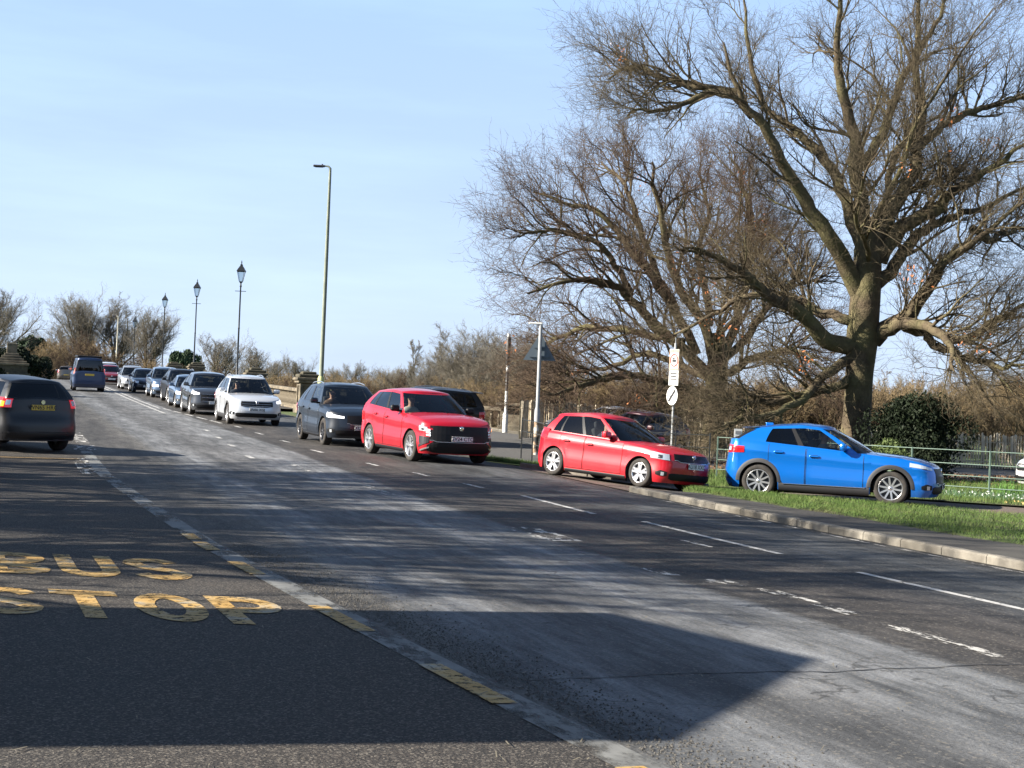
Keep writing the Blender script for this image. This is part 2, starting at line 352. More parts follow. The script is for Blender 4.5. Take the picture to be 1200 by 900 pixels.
        def gp(i, v, sg):
            k, a = gst[i]; vb = v+.10*math.sin(math.pi*v)*.5
            xfv = s.cowl+(s.wst-s.cowl)*v+.03*math.sin(math.pi*v); xrv = s.tb+(s.rt-s.tb)*v-.03*math.sin(math.pi*v)
            xs_, xe_ = xfv-s.Dg*(1-.35*v), xrv+s.Dgr
            def base(x):
                return s.W(x, s.zb(x))*.985
            if k == 's': x = xs_+(xe_-xs_)*a; fr = 1; x0_ = (s.cowl-s.Dg)+((s.tb+s.Dgr)-(s.cowl-s.Dg))*a; x1_ = (s.wst-s.Dg*.65)+((s.rt+s.Dgr)-(s.wst-s.Dg*.65))*a
            elif k == 'f':
                th = a*math.pi/2; fr = math.sin(th)**(2/2.3); u = 1-math.cos(th)**(2/2.3); x = xfv-(xfv-xs_)*u; x0_ = s.cowl-s.Dg*u; x1_ = s.wst-s.Dg*.65*u
            else:
                th = a*math.pi/2; fr = math.sin(th)**(2/3.2); u = 1-math.cos(th)**(2/3.2); x = xrv+(xe_-xrv)*u; x0_ = s.tb+s.Dgr*u; x1_ = s.rt+s.Dgr*u
            wb_ = base(min(max(x0_, s.tb), s.cowl)); tr = 1-.10*float(sst(.5, 1, (s.wst-x1_)/(s.wst-s.rt)))
            w = wb_+(s.wr*tr-wb_)*(v**1.25)
            z0 = s.zb(x0_)-.015; z1 = interp(x1_, s.rf)
            return Vector((x, sg*w*fr, z0+(z1-z0)*v))
        wins = {}
        nG = len(gst)
        for sg in (1, -1):
            G = [[gp(i, v, sg) for v in vv] for i in range(nG)]
            for i in range(nG-1):
                k0, a0 = gst[i]; k1, a1 = gst[i+1]
                for j in range(len(vv)-1):
                    f = [G[i][j], G[i+1][j], G[i+1][j+1], G[i][j+1]]; key = None
                    if k0 == 'f' and k1 == 'f' and i < 8 and 1 <= j <= 5: key = 'ws'
                    if k0 == 'f' and k1 == 'f' and i < 8 and j == 0: key = 'ws0'
                    if k0 == 'r' and k1 == 'r' and i >= nG-8 and 1 <= j <= 4: key = 'rw'
                    if k0 == 's' and k1 == 's' and 1 <= j <= 4:
                        for w_, (a, b) in enumerate(s.spans):
                            if a-1e-4 <= a0 and a1 <= b+1e-4: key = ('sw', sg, w_)
                    if key is None or key == 'ws0':
                        mm = 0
                        if key == 'ws0': mm = 1
                        if k0 == 's' and 1 <= j <= 4 and s.pillar and s.spans[0][0] < (a0+a1)/2 < s.spans[-1][1]: mm = 1
                        if k0 == 'r' and 1 <= j <= 4: mm = 1
                        body.add(f if sg > 0 else f[::-1], [(0, 1, 2, 3)], mm, True)
                    else: wins.setdefault(key, []).append(f if sg > 0 else f[::-1])
        # roof
        GT = [[] for _ in range(nG)]; cs = [math.sin(math.pi/2*k/8) for k in range(-8, 9)]
        for i in range(nG):
            p = gp(i, 1, 1)
            GT[i] = [Vector((p.x, p.y*c, p.z+.055*(p.y/s.wr)*(1-abs(c)**2.6))) for c in cs]
        body.grid(GT, 0, True)
        # deck: bonnet and tail shelf
        def inside(x, y):
            if x > s.cowl-.02 or x < s.tb+.05: return False
            w = s.W(x, s.zb(x))*.93
            if abs(y) > w: return False
            yy = min(1, abs(y)/w); u = 1-(1-yy**2.3)**(1/2.3)
            return x < s.cowl-.04-s.Dg*u
        for i in range(nS-1):
            a, b = pt(i, 1, 1), pt(i+1, 1, 1)
            for k in range(16):
                def dp(p, c):
                    return Vector((p.x, p.y*c, p.z+s.crown*(p.y/s.hw)*(1-abs(c)**2.4)))
                f = [dp(a, cs[k]), dp(b, cs[k]), dp(b, cs[k+1]), dp(a, cs[k+1])]
                if all(inside(p.x, p.y) for p in f): continue
                body.add(f, [(0, 1, 2, 3)], 0, True)
        me = body.mesh('body', PM)
        bm = bmesh.new(); bm.from_mesh(me); bmesh.ops.remove_doubles(bm, verts=bm.verts, dist=.0008); bmesh.ops.dissolve_degenerate(bm, edges=bm.edges, dist=.0002); bmesh.ops.recalc_face_normals(bm, faces=bm.faces)
        for e_ in bm.edges:
            if len(e_.link_faces) == 2 and e_.calc_face_angle(0) > R(42): e_.smooth = False
        bm.to_mesh(me); bm.free(); link('body', me, root)
        # glass
        for key, fs in wins.items():
            g = MB()
            for f in fs:
                c = []
                for p in f: c.append(Vector((p.x*.997, p.y*.994, p.z)))
                g.add(c, [(0, 1, 2, 3)], 0, True)
            nm, gl = {'ws': ('windscreen', s.glass[0]), 'rw': ('rear_window', s.glass[2])}.get(key, ('side_window', s.glass[1] if key[0] == 'sw' and key[2] == 0 else s.glass[2]))
            me = g.mesh(nm, M[gl]); bm = bmesh.new(); bm.from_mesh(me); bmesh.ops.remove_doubles(bm, verts=bm.verts, dist=.0008); bm.to_mesh(me); bm.free()
            link(nm, me, root)
        # interior
        it = MB(); zi = s.beltF-.33; wi = s.hw*.80
        it.box(((s.cowl+s.tb)/2-.05, 0, zi-.03), (s.cowl-s.tb-.25, 2*wi, .05))
        it.box((s.cowl-.46, 0, s.beltF-.19), (.34, 2*wi, .30), bev=.05)
        for sg in (1, -1): it.box(((s.cowl+s.tb)/2-.05, sg*wi, s.beltF-.2), (s.cowl-s.tb-.35, .04, .30))
        it.box(((s.wst+s.rt)/2-.02, 0, s.H-.125-s.roofdrop*.5), (s.wst-s.rt-.35, s.wr*1.55, .03))
        it.build('interior', M['interior'], root)
        if seats:
            for xs_, ys in ((s.cowl-1.2, (.37, -.37)), (s.cowl-2.05, (.42, 0, -.42))):
                for yy in ys:
                    t = MB(); Mx = Matrix.Translation((xs_, yy, s.beltF-.28)) @ Matrix.Rotation(R(-12), 4, 'Y')
                    t.box((0, 0, .22), (.13, .42, .56), bev=.05, M=Mx); t.box((0, 0, .58), (.09, .24, .15), bev=.04, M=Mx)
                    if s.H-s.beltF > .5 or xs_ > s.cowl-1.5: t.build('seat', M['seat'], root)
        # underbody
        ub = MB(); ub.box((0, 0, .33), (s.L-.5, s.hw*1.24, .2)); ub.build('underbody', M['interior'], root)
        # wheels
        for wx in (s.xwf, s.xwr):
            for sg in (1, -1):
                yc = sg*(s.W(wx, s.r*1.3)-.035-s.tw/2)
                hub = MB(); hub.lathe([(s.r*.62, -.04), (s.r*.62, .05)], 20, c=(0, 0, 0), axis='Y')
                w = hub.build('wheel', M[s.rimb] if s.rimb else M['interior'], root); w.location = (wx, yc, s.r)
                if sg < 0: w.rotation_euler = (0, 0, math.pi)
                ty = MB(); r, h = s.r, s.tw/2
                ty.lathe([(r*.69, h*.86), (r*.73, h), (r*.90, h), (r*.985, h*.80), (r, h*.5), (r, -h*.5), (r*.985, -h*.8), (r*.9, -h), (r*.66, -h*.9), (r*.62, 0), (r*.66, h*.86)], 32, axis='Y', caps=False)
                ty.build('tyre', M['rubber'], w)
                rm = MB(); rr_ = r*.70; y1 = h*.93
                rm.lathe([(rr_, y1-.06), (rr_, y1), (rr_*.94, y1), (rr_*.90, y1-.05)], 32, axis='Y', caps=False)
                rm.lathe([(rr_*.2, y1-.05), (rr_*.2, y1-.012), (.01, y1-.01)], 12, axis='Y', caps=False)
                for q in range(s.spokes):
                    a = 2*math.pi*(q+.25)/s.spokes
                    for da, wd in (((-.0, .026),) if s.spokes > 7 else ((-.13, .034), (.13, .034))):
                        c1, c2 = a+da*.8, a+da*1.5
                        pa = Vector((math.cos(c1)*rr_*.16, 0, math.sin(c1)*rr_*.16)); pb = Vector((math.cos(c2)*rr_*.95, 0, math.sin(c2)*rr_*.95)); d = (pb-pa).normalized(); nn = Vector((-d.z, 0, d.x))
                        w1, w2 = wd*.75, wd*.62
                        V = [pa+nn*w1, pa-nn*w1, pb-nn*w2, pb+nn*w2]; V = [Vector((v.x, y1-.055, v.z)) for v in V]+[Vector((v.x, y1-(.012 if k < 2 else .004), v.z)) for k, v in enumerate(V)]
                        rm.add(V, [(0, 1, 2, 3), (7, 6, 5, 4), (0, 4, 5, 1), (1, 5, 6, 2), (2, 6, 7, 3), (3, 7, 4, 0)])
                rm.build('rim', M[s.rim], w)
        # doors: seam + handle as part
        if s.doors:
            for sg in (1, -1):
                for n_, (xa, xb) in enumerate(dspan):
                    d = MB(); zs = lambda x, q: s.gc+.08+(s.zb(x)-.03-s.gc-.08)*q
                    xin = min(xb, xa)+0.0
                    G = [[s.side(x, (s.r+math.sqrt(max(0, (s.Ra+.05)**2-(x-s.xwr)**2)) if abs(x-s.xwr) < s.Ra+.05 and zs(x, 0) < s.r+.3 else zs(x, 0))*(1-q)+zs(x, 1)*q, sg, .004) for q in np.linspace(0, 1, 12)] for x in np.linspace(xa-.012, xb+.012, 10)]
                    d.grid(G, 0, True, flip=sg < 0)
                    e1 = [r_[0] for r_ in G]; e2 = [r_[-1] for r_ in G]
                    for loop in (G[0], G[-1], e1): d.tube([Vector((p.x, p.y-sg*.002, p.z)) for p in loop], .0055, 4, 1, False)
                    do = d.build('door', [P, M['black_plastic']], root)
                    hx = xb+.17; hz = s.zb(hx)-.16
                    if n_ == 1: hx = xb+.22; hz = s.zb(hx)-.16
                    hb = MB(); hb.box((hx, sg*(s.W(hx, hz)+.022), hz), (.19, .03, .035), bev=.012); hb.box((hx, sg*(s.W(hx, hz)+.006), hz-.004), (.13, .012, .06), 1, bev=.005)
                    hb.build('handle', [P, M['black_plastic']], do)
        # mirrors
        for sg in (1, -1):
            mxx, mz = s.cowl-s.Dg-.2, s.zb(s.cowl-.6)+.10; my = sg*(s.W(mxx, s.zb(mxx))+.12)
            b = MB(); b.box((mxx, my, mz), (.13, .22, .15), 0, bev=.05); b.box((mxx+.0, my-sg*.12, mz-.06), (.06, .12, .05), 1, bev=.015); b.box((mxx-.068, my, mz), (.006, .18, .11), 2)
            b.build('side_mirror', [P if s.mirror == 'paint' else M['black_plastic'], M['black_plastic'], M['chrome']], root)
        # front
        for sg in (1, -1):
            (a0, l0, h0), (a1, l1, h1) = s.hl
            hl = s.patch(s.Fp, [(sg*a0, l0, h0), (sg*a1, l1, h1)], .008, 4, n=9)
            ho = hl.build('headlight', M[s.lamp], root)
            ind = s.indL if sg > 0 else s.indR
            if ind: s.patch(s.Fp, [(sg*(a0+(a1-a0)*.45), l0+.045, h0-.01), (sg*a1, l1+.03, h1-.02)], .014, 2).build('indicator', M['amber_lit'], ho)
            elif s.lamp == 'lens': s.patch(s.Fp, [(sg*(a0+(a1-a0)*.35), l0+.03, h0-.03), (sg*(a0+(a1-a0)*.6), l0+.035, h0-.02)], .013, 2, n=4).build('reflector', M['alloy_dark'], ho)
            if s.fog:
                fg = s.patch(s.Fp, [(sg*.62, s.gc+.15, s.gc+.23), (sg*.80, s.gc+.14, s.gc+.26), (sg*.93, s.gc+.16, s.gc+.22)], .008, 4, n=6); fo_ = fg.build('fog_light', M['black_plastic'], root)
                s.patch(s.Fp, [(sg*.70, s.gc+.15, s.gc+.22), (sg*.78, s.gc+.15, s.gc+.22)], .012, 2, n=3).build('lens', M['lens'], fo_)
        ga_, gl_, gh_ = s.grille
        gr = s.patch(s.Fp, [(-ga_, gl_+.03, gh_), (-ga_*.6, gl_, gh_), (0, gl_-.005, gh_), (ga_*.6, gl_, gh_), (ga_, gl_+.03, gh_)], .006, 3, n=15)
        go = gr.build('grille', M['black_plastic'], root)
        if s.chromegrille:
            c = MB()
            for zz in np.linspace(gl_+.03, gh_-.02, 3): c.tube([s.Fp(a, zz, .012) for a in np.linspace(-ga_*.9, ga_*.9, 13)], .009, 5)
            c.build('chrome_bar', M['chrome'], go)
        else:
            c = MB(); c.tube([s.Fp(a, gl_+.0+(.03 if abs(a) > ga_*.8 else 0), .01) for a in np.linspace(-ga_, ga_, 15)], .007, 5); c.build('grille_trim', M['alloy'], go)
        b_ = MB(); pp = s.Fp(1e-6, gh_-.05, .012); b_.lathe([(.055, -.006), (.055, .006), (.03, .012)], 18, axis='Y')
        bo = b_.build('badge', M['chrome'], root); bo.location = pp; bo.rotation_euler = (0, 0, -math.pi/2)
        s.patch(s.Fp, s.lower or [(-.58, s.gc+.10, s.gc+.19), (-.5, s.gc+.07, s.gc+.21), (.5, s.gc+.07, s.gc+.21), (.58, s.gc+.10, s.gc+.19)], .010, 5, n=17).build('air_intake', M['black_plastic'], root)
        if s.drl:
            for sg in (1, -1):
                for zl, zh in s.drl[1]: s.patch(s.Fp, [(sg*s.drl[0][0], zl, zh), (sg*s.drl[0][1], zl+.01, zh+.01)], .016, 2, n=4).build('daytime_light', M['lens_lit'] if sg < 0 else M['lens'], root)
        if s.sport:
            for sg in (1, -1):
                o_ = s.patch(s.Fp, [(sg*.62, s.gc+.26, s.gc+.38), (sg*.98, s.gc+.14, s.gc+.40)], .010, 2, n=6).build('air_vent', M['alloy_dark'], root)
                s.patch(s.Fp, [(sg*.60, s.gc+.14, s.gc+.17), (sg*.9, s.gc+.06, s.gc+.09)], .018, 2, n=5).build('vent_trim', M['alloy'], o_)
        if s.clad:
            for wx in (s.xwf, s.xwr):
                for sg in (1, -1):
                    c = MB(); G = []
                    for a in np.linspace(0, math.pi, 22):
                        row = []
                        for rd in (s.Ra-.004, s.Ra+.02, s.Ra+.05, s.Ra+.075):
                            x = wx+rd*math.cos(a); z_ = max(s.r*.86, s.r+rd*math.sin(a)); row.append(s.side(min(x, s.xf-.3), z_, sg, .012 if rd < s.Ra+.07 else .001))
                        G.append(row)
                    c.grid(G, 0, True, flip=sg > 0); c.build('arch_trim', M['cladding'], root)
        for sg in (1, -1):
            c = MB(); xa, xb = s.xwf-s.Ra-.02, s.xwr+s.Ra+.02
            hh = .14 if s.clad else .05
            c.grid([[s.side(x, z_, sg, o) for z_, o in ((s.gc-.03, -.03), (s.gc-.02, .004), (s.gc+hh*.7, .012), (s.gc+hh, .001))] for x in np.linspace(xa, xb, 10)], 0, True, flip=sg < 0)
            c.build('sill', M['cladding'] if s.clad else M['black_plastic'], root)
        # rear
        for sg in (1, -1):
            (a0, l0, h0), (a1, l1, h1) = s.tl
            to = s.patch(s.Rp, [(sg*a0, l0, h0), (sg*a1, l1, h1)], .010, 4, n=9).build('tail_light', M['lamp_red_lit' if s.lit_tail else 'lamp_red'], root)
            s.patch(s.Rp, [(sg*(a0+.04), l0+.05, h0-.05), (sg*(a0+(a1-a0)*.35), l0+.05, h0-.05)], .016, 2, n=4).build('lens', M['lens'], to)
            if s.lit_tail and sg > 0: s.patch(s.Rp, [(sg*(a0+(a1-a0)*.42), l0+.02, h0-.08), (sg*(a0+(a1-a0)*.8), l0+.02, h0-.07)], .018, 2, n=4).build('indicator', M['amber_lit'], to)
        s.patch(s.Rp, [(-.8, s.gc+.02, s.gc+.18), (0, s.gc, s.gc+.2), (.8, s.gc+.02, s.gc+.18)], .008, 2, n=9).build('rear_bumper', M['cladding'], root)
        # plates
        for front in (True, False):
            if front:
                z_, c_ = s.plateF; p = s.Fp(1e-6, z_, .02); fx = p.x; rz = 0
            else: z_ = s.plateR; p = s.Rp(1e-6, z_, .014); fx = p.x; rz = math.pi
            b = MB(); b.box((0, 0, 0), (.012, .52, .112), bev=.004)
            po = b.build('number_plate', M['plate_w'] if front else M['plate_y'], root); po.location = (p.x, 0, z_); po.rotation_euler = (0, 0, rz)
            if s.text: text('plate_text', s.text, .088, M['ink'], po, (.0075, 0, 0), (R(90), 0, R(90)))
        if s.rails:
            for sg in (1, -1):
                c = MB(); pts = []
                for t_ in np.linspace(0, 1, 14):
                    x = s.wst-.32+(s.rt+.25-s.wst+.32)*t_; z_ = interp(x, s.rf)+.035+.03*math.sin(math.pi*t_)**.4; pts.append((x, sg*(s.wr*(1-.07*t_)-.035), z_))
                c.tube(pts, .016, 6); c.build('roof_rail', M[s.rails], root)
        if s.spoiler:
            c = MB(); z_ = interp(s.rt, s.rf)
            c.grid([[Vector((s.rt+.12-.34*q, y*s.wr*(.93-.03*q), z_+.035+.02*(1-(y*y))-.02*q)) for q in (0, .4, .8, 1)] for y in np.linspace(-1, 1, 9)], 0, True)
            c.grid([[Vector((s.rt+.12-.34*q, y*s.wr*(.93-.03*q), z_-.01+.02*(1-(y*y))-.02*q+.03*q)) for q in (0, .4, .8, 1)] for y in np.linspace(-1, 1, 9)], 0, True)
            c.build('spoiler', P, root)
            c = MB(); c.box((s.rt+.25, 0, interp(s.rt+.25, s.rf)+.075), (.16, .035, .055), bev=.015); c.build('antenna', P, root)
        c = MB()   # wipers lie on the glass
        for y0 in (-.05, .45): c.tube([(s.cowl-.0, y0-.35, s.cowlz+.03), (s.cowl-.10, y0+.12, s.cowlz+.06)], .008, 4)
        c.build('wiper', M['black_plastic'], root)
        return root
def text(name, body, size, mat, parent, loc, rot):
    cu = bpy.data.curves.new(name, 'FONT'); cu.body = body; cu.size = size*1.38; cu.align_x = 'CENTER'; cu.align_y = 'CENTER'; cu.extrude = .0008; cu.offset = .0015
    o = bpy.data.objects.new(name, cu); COL.objects.link(o); dg = bpy.context.evaluated_depsgraph_get(); dg.update()
    me = bpy.data.meshes.new_from_object(o.evaluated_get(dg)); bpy.data.objects.remove(o); me.materials.clear(); me.materials.append(mat)
    o = link(name, me, parent); o.location = loc; o.rotation_euler = rot; return o

# ------------------------------------------------------------------ ground, roads
def sheet(name, rows_st, mats, kind='structure', off=0.0, zf=None, uvname=None, mi=None, label=None, local=True):
    """grid of (s,t[,dz]) rows draped over the terrain, in the road frame (x=t, y=s)"""
    A = np.array([[(p[0], p[1], p[2] if len(p) > 2 else 0) for p in r] for r in rows_st], float)
    Z = elev_st(A[..., 0], A[..., 1])+A[..., 2]+off
    V = np.stack([A[..., 1], A[..., 0], Z], -1).reshape(-1, 3); h, w = A.shape[:2]
    i = np.arange(h-1)[:, None]*w+np.arange(w-1)[None]; i = i.ravel(); Fq = np.stack([i, i+1, i+w+1, i+w], -1)
    me = mesh_np(name, V, Fq, mats, True, mi)
    o = link(name, me, kind=kind); o.rotation_euler = (0, 0, TH); return o
def resample(pl, n):
    pl = np.array(pl, float); d = np.concatenate([[0], np.cumsum(np.hypot(*np.diff(pl, axis=0).T))]); u = np.linspace(0, d[-1], n)
    return np.stack([np.interp(u, d, pl[:, k]) for k in range(pl.shape[1])], -1)
def strip(name, near, far, mats, nx=60, ny=8, off=0, dz=None, **k):
    """near/far polylines in world XY"""
    a, b = resample(near, nx), resample(far, nx); rows = []
    for q in np.linspace(0, 1, ny):
        r = []
        for p in a*(1-q)+b*q:
            s_, t_ = st(p[0], p[1]); r.append((s_, t_, dz(q) if dz else 0))
        rows.append(r)
    return sheet(name, rows, mats, off=off, **k)
M['field'] = nmat('field_grass', [(.3, (.035, .06, .018)), (.5, (.06, .10, .03)), (.7, (.10, .12, .045))], 1.5, rough=.95, bump=.6, bscale=30, second=(.35, .6, (.09, .075, .04)))
M['grass'] = nmat('verge_grass', [(.3, (.035, .05, .014)), (.55, (.06, .082, .024)), (.75, (.09, .095, .04))], 5, rough=.95, bump=.8, bscale=50, second=(1.3, .75, (.055, .042, .026)))
sg = np.unique(np.concatenate([np.linspace(-300, -30, 12), np.linspace(-30, 10, 21), np.linspace(10, 180, 120), np.geomspace(180, 6000, 26)]))
tg = np.unique(np.concatenate([-np.geomspace(20, 5000, 18), np.linspace(-20, 40, 61), np.geomspace(40, 6000, 22)]))
# beyond the bridge the land drops to the river meadow on both sides of the embankment
ground = sheet('ground', [[(a, b, -.05) for b in tg] for a in sg], M['field'])

def roadmat():
    m = bpy.data.materials.new('asphalt'); m.use_nodes = True; t = m.node_tree; b = t.nodes['Principled BSDF']; L = t.links.new
    tc = N(t, 'ShaderNodeTexCoord'); sx = N(t, 'ShaderNodeSeparateXYZ'); L(tc.outputs['Object'], sx.inputs[0])
    # edges of the lanes wander a little
    mpw = N(t, 'ShaderNodeMapping'); mpw.inputs['Scale'].default_value = (.5, .35, 1); nw = N(t, 'ShaderNodeTexNoise'); nw.inputs['Scale'].default_value = 1.2; nw.inputs['Detail'].default_value = 8; nw.inputs['Roughness'].default_value = .7
    L(tc.outputs['Object'], mpw.inputs[0]); L(mpw.outputs[0], nw.inputs['Vector'])
    ad = N(t, 'ShaderNodeMath', operation='MULTIPLY_ADD'); L(nw.outputs[0], ad.inputs[0]); ad.inputs[1].default_value = .55; L(sx.outputs[0], ad.inputs[2])   # t + .55*noise
    mr = N(t, 'ShaderNodeMapRange'); mr.inputs[1].default_value = 1.0; mr.inputs[2].default_value = 12.0; L(ad.outputs[0], mr.inputs[0])
    cr = N(t, 'ShaderNodeValToRGB'); e = cr.color_ramp.elements
    def P_(tt): return (tt+.27-1)/11
    st_ = [(1.5, (.085, .08, .072)), (2.55, (.075, .07, .064)), (2.95, (.115, .11, .10)), (3.25, (.15, .155, .16)), (3.7, (.20, .205, .21)), (4.15, (.115, .115, .115)), (4.7, (.15, .15, .15)), (5.25, (.21, .215, .22)), (5.95, (.20, .205, .21)), (6.35, (.19, .195, .20)), (6.48, (.065, .06, .055)),
           (7.4, (.075, .066, .058)), (8.3, (.06, .055, .052)), (8.75, (.055, .055, .056)), (9.2, (.07, .073, .076)), (10.1, (.085, .09, .094)), (10.9, (.075, .078, .08)), (11.3, (.05, .046, .04))]
    while len(e) < len(st_): e.new(.5)
    for i, (p, c) in enumerate(st_): e[i].position = min(1, max(0, P_(p))); e[i].color = (*[v*.62 for v in c], 1)
    L(mr.outputs[0], cr.inputs[0])
    # large mottling, stretched along the road
    mp = N(t, 'ShaderNodeMapping'); mp.inputs['Scale'].default_value = (1.6, .35, 1); n1 = N(t, 'ShaderNodeTexNoise'); n1.inputs['Scale'].default_value = 1.1; n1.inputs['Detail'].default_value = 9; n1.inputs['Roughness'].default_value = .68
    L(tc.outputs['Object'], mp.inputs[0]); L(mp.outputs[0], n1.inputs['Vector'])
    r1 = N(t, 'ShaderNodeMapRange'); r1.inputs[1].default_value = .32; r1.inputs[2].default_value = .68; r1.inputs[3].default_value = .38; r1.inputs[4].default_value = 1.55; L(n1.outputs[0], r1.inputs[0])
    n2 = N(t, 'ShaderNodeTexNoise'); n2.inputs['Scale'].default_value = 38; n2.inputs['Detail'].default_value = 4; n2.inputs['Roughness'].default_value = .8; L(tc.outputs['Object'], n2.inputs['Vector'])
    r2 = N(t, 'ShaderNodeMapRange'); r2.inputs[1].default_value = .3; r2.inputs[2].default_value = .7; r2.inputs[3].default_value = .55; r2.inputs[4].default_value = 1.5; L(n2.outputs[0], r2.inputs[0])
    mp3 = N(t, 'ShaderNodeMapping'); mp3.inputs['Scale'].default_value = (5, .55, 1); n3 = N(t, 'ShaderNodeTexNoise'); n3.inputs['Scale'].default_value = 1.3; n3.inputs['Detail'].default_value = 9; n3.inputs['Roughness'].default_value = .75
    L(tc.outputs['Object'], mp3.inputs[0]); L(mp3.outputs[0], n3.inputs['Vector']); r3 = N(t, 'ShaderNodeMapRange'); r3.inputs[1].default_value = .38; r3.inputs[2].default_value = .62; r3.inputs[3].default_value = .62; r3.inputs[4].default_value = 1.28; L(n3.outputs[0], r3.inputs[0])
    mq = N(t, 'ShaderNodeMath', operation='MULTIPLY'); L(r1.outputs[0], mq.inputs[0]); L(r3.outputs[0], mq.inputs[1])
    mu = N(t, 'ShaderNodeMath', operation='MULTIPLY'); L(mq.outputs[0], mu.inputs[0]); L(r2.outputs[0], mu.inputs[1])
    vm = N(t, 'ShaderNodeVectorMath', operation='SCALE'); L(cr.outputs[0], vm.inputs[0]); L(mu.outputs[0], vm.inputs['Scale'])
    # stone chips
    vo = N(t, 'ShaderNodeTexVoronoi'); vo.inputs['Scale'].default_value = 55; L(tc.outputs['Object'], vo.inputs['Vector'])
    sp = N(t, 'ShaderNodeSeparateColor'); L(vo.outputs['Color'], sp.inputs[0])
    gt = N(t, 'ShaderNodeMath', operation='GREATER_THAN'); gt.inputs[1].default_value = .93; L(sp.outputs[0], gt.inputs[0])
    ml = N(t, 'ShaderNodeMath', operation='MULTIPLY'); ml.inputs[1].default_value = .45; L(gt.outputs[0], ml.inputs[0])
    mx = N(t, 'ShaderNodeMix', data_type='RGBA'); mx.inputs[7].default_value = (.20, .18, .15, 1); L(ml.outputs[0], mx.inputs[0]); L(vm.outputs[0], mx.inputs[6])
    # blackened cracks
    v2 = N(t, 'ShaderNodeTexVoronoi', feature='DISTANCE_TO_EDGE'); v2.inputs['Scale'].default_value = .33
    nd = N(t, 'ShaderNodeTexNoise'); nd.inputs['Scale'].default_value = 2.5; nd.inputs['Detail'].default_value = 6; L(tc.outputs['Object'], nd.inputs['Vector'])
    va = N(t, 'ShaderNodeVectorMath', operation='MULTIPLY_ADD'); L(nd.outputs['Color'], va.inputs[0]); va.inputs[1].default_value = (.9, .9, .9); L(tc.outputs['Object'], va.inputs[2]); L(va.outputs[0], v2.inputs['Vector'])
    lt = N(t, 'ShaderNodeMapRange'); lt.inputs[1].default_value = .0; lt.inputs[2].default_value = .010; lt.inputs[3].default_value = .75; lt.inputs[4].default_value = 0; L(v2.outputs['Distance'], lt.inputs[0])
    gm = N(t, 'ShaderNodeMath', operation='MULTIPLY'); L(lt.outputs[0], gm.inputs[0]); r4 = N(t, 'ShaderNodeMapRange'); r4.inputs[1].default_value = .47; r4.inputs[2].default_value = .54; L(n1.outputs[0], r4.inputs[0]); L(r4.outputs[0], gm.inputs[1])
    m3 = N(t, 'ShaderNodeMix', data_type='RGBA'); m3.inputs[7].default_value = (.02, .019, .018, 1); L(gm.outputs[0], m3.inputs[0]); L(mx.outputs[2], m3.inputs[6])
    L(m3.outputs[2], b.inputs['Base Color']); b.inputs['Roughness'].default_value = .75; b.inputs['Specular IOR Level'].default_value = .3
    bp = N(t, 'ShaderNodeBump'); bp.inputs['Strength'].default_value = .8; bp.inputs['Distance'].default_value = .012; L(n2.outputs[0], bp.inputs['Height']); L(bp.outputs[0], b.inputs['Normal'])
    return m
M['asphalt'] = roadmat()
def Ledge(s): return float(np.interp(s, [-10, 6.5, 16.3, 26.9, 36, 60, 300], [4.4, 2.9, 2.12, 1.6, 1.55, 1.75, 1.75]))
TR = 11.28
ss = np.concatenate([np.linspace(-30, 0, 16), np.linspace(1, 180, 180), np.linspace(184, 420, 40)])
road = sheet('road', [[(a, Ledge(a)*(1-q)+TR*q) for q in np.linspace(0, 1, 28)] for a in ss], M['asphalt'])
M['layby'] = nmat('layby_asphalt', [(.3, (.014, .013, .012)), (.5, (.03, .026, .022)), (.7, (.065, .053, .042))], 40, 5, rough=.85, bump=1, bscale=60, bdist=.012, second=(.9, .45, (.026, .025, .024)), chips=(85, .62, (.17, .15, .125), .75))
layby = sheet('bus_layby', [[(a, -1.35*(1-q)+(Ledge(a)-.0)*q) for q in np.linspace(0, 1, 10)] for a in np.linspace(-30, 46, 77)], M['layby'], off=.0)
M['channel'] = paintmat('channel_concrete', [(.3, (.10, .10, .095)), (.6, (.17, .17, .16))], .455, .07, 2.0, (1.5, .6, 1), 2.2)
sheet('road_edge_strip', [[(a, Ledge(a)+d) for d in (-.12, 0, .12)] for a in np.linspace(-12, 34, 93)], M['channel'], off=.005)
# left pavement and bank beyond the lay-by
M['paving'] = nmat('pavement_asphalt', [(.3, (.035, .032, .029)), (.7, (.065, .06, .054))], 30, rough=.9, bump=.5, bscale=70, second=(.7, .5, (.10, .095, .08)))
def kerb(name, pts, w=.13, h=.11, L=.915):
    """run of kerb stones along world XY points; w to the right of travel"""
    pts = resample(pts, max(2, int(round(sum(math.dist(pts[i], pts[i+1]) for i in range(len(pts)-1))/L))+1)); mb = MB()
    for a, b in zip(pts[:-1], pts[1:]):
        d = (b-a)/np.linalg.norm(b-a); n = np.array([d[1], -d[0]]); a2, b2 = a+d*.006, b-d*.006; V = []
        for p in (a2, b2):
            e = elev(*p); j = random.uniform(-.004, .004)
            for o, z in ((0, -.06), (0, h-.025), (.022, h), (w, h), (w, -.06)): q = p+n*o; V.append((q[0], q[1], e+z+(j if z > 0 else 0)))
        mb.add(V, [(0, 1, 6, 5), (1, 2, 7, 6), (2, 3, 8, 7), (3, 4, 9, 8), (0, 4, 3, 2, 1), (5, 6, 7, 8, 9)])
    return mb.build(name, M['kerb'], kind='structure')
M['kerb'] = nmat('kerb_stone', [(.3, (.15, .135, .11)), (.7, (.23, .21, .175))], 6, rough=.85, bump=.3, bscale=60, second=(1.1, .75, (.075, .065, .05)))
random.seed(3)
def curve_st(pts): return [xy(s_, t_) for s_, t_ in pts]
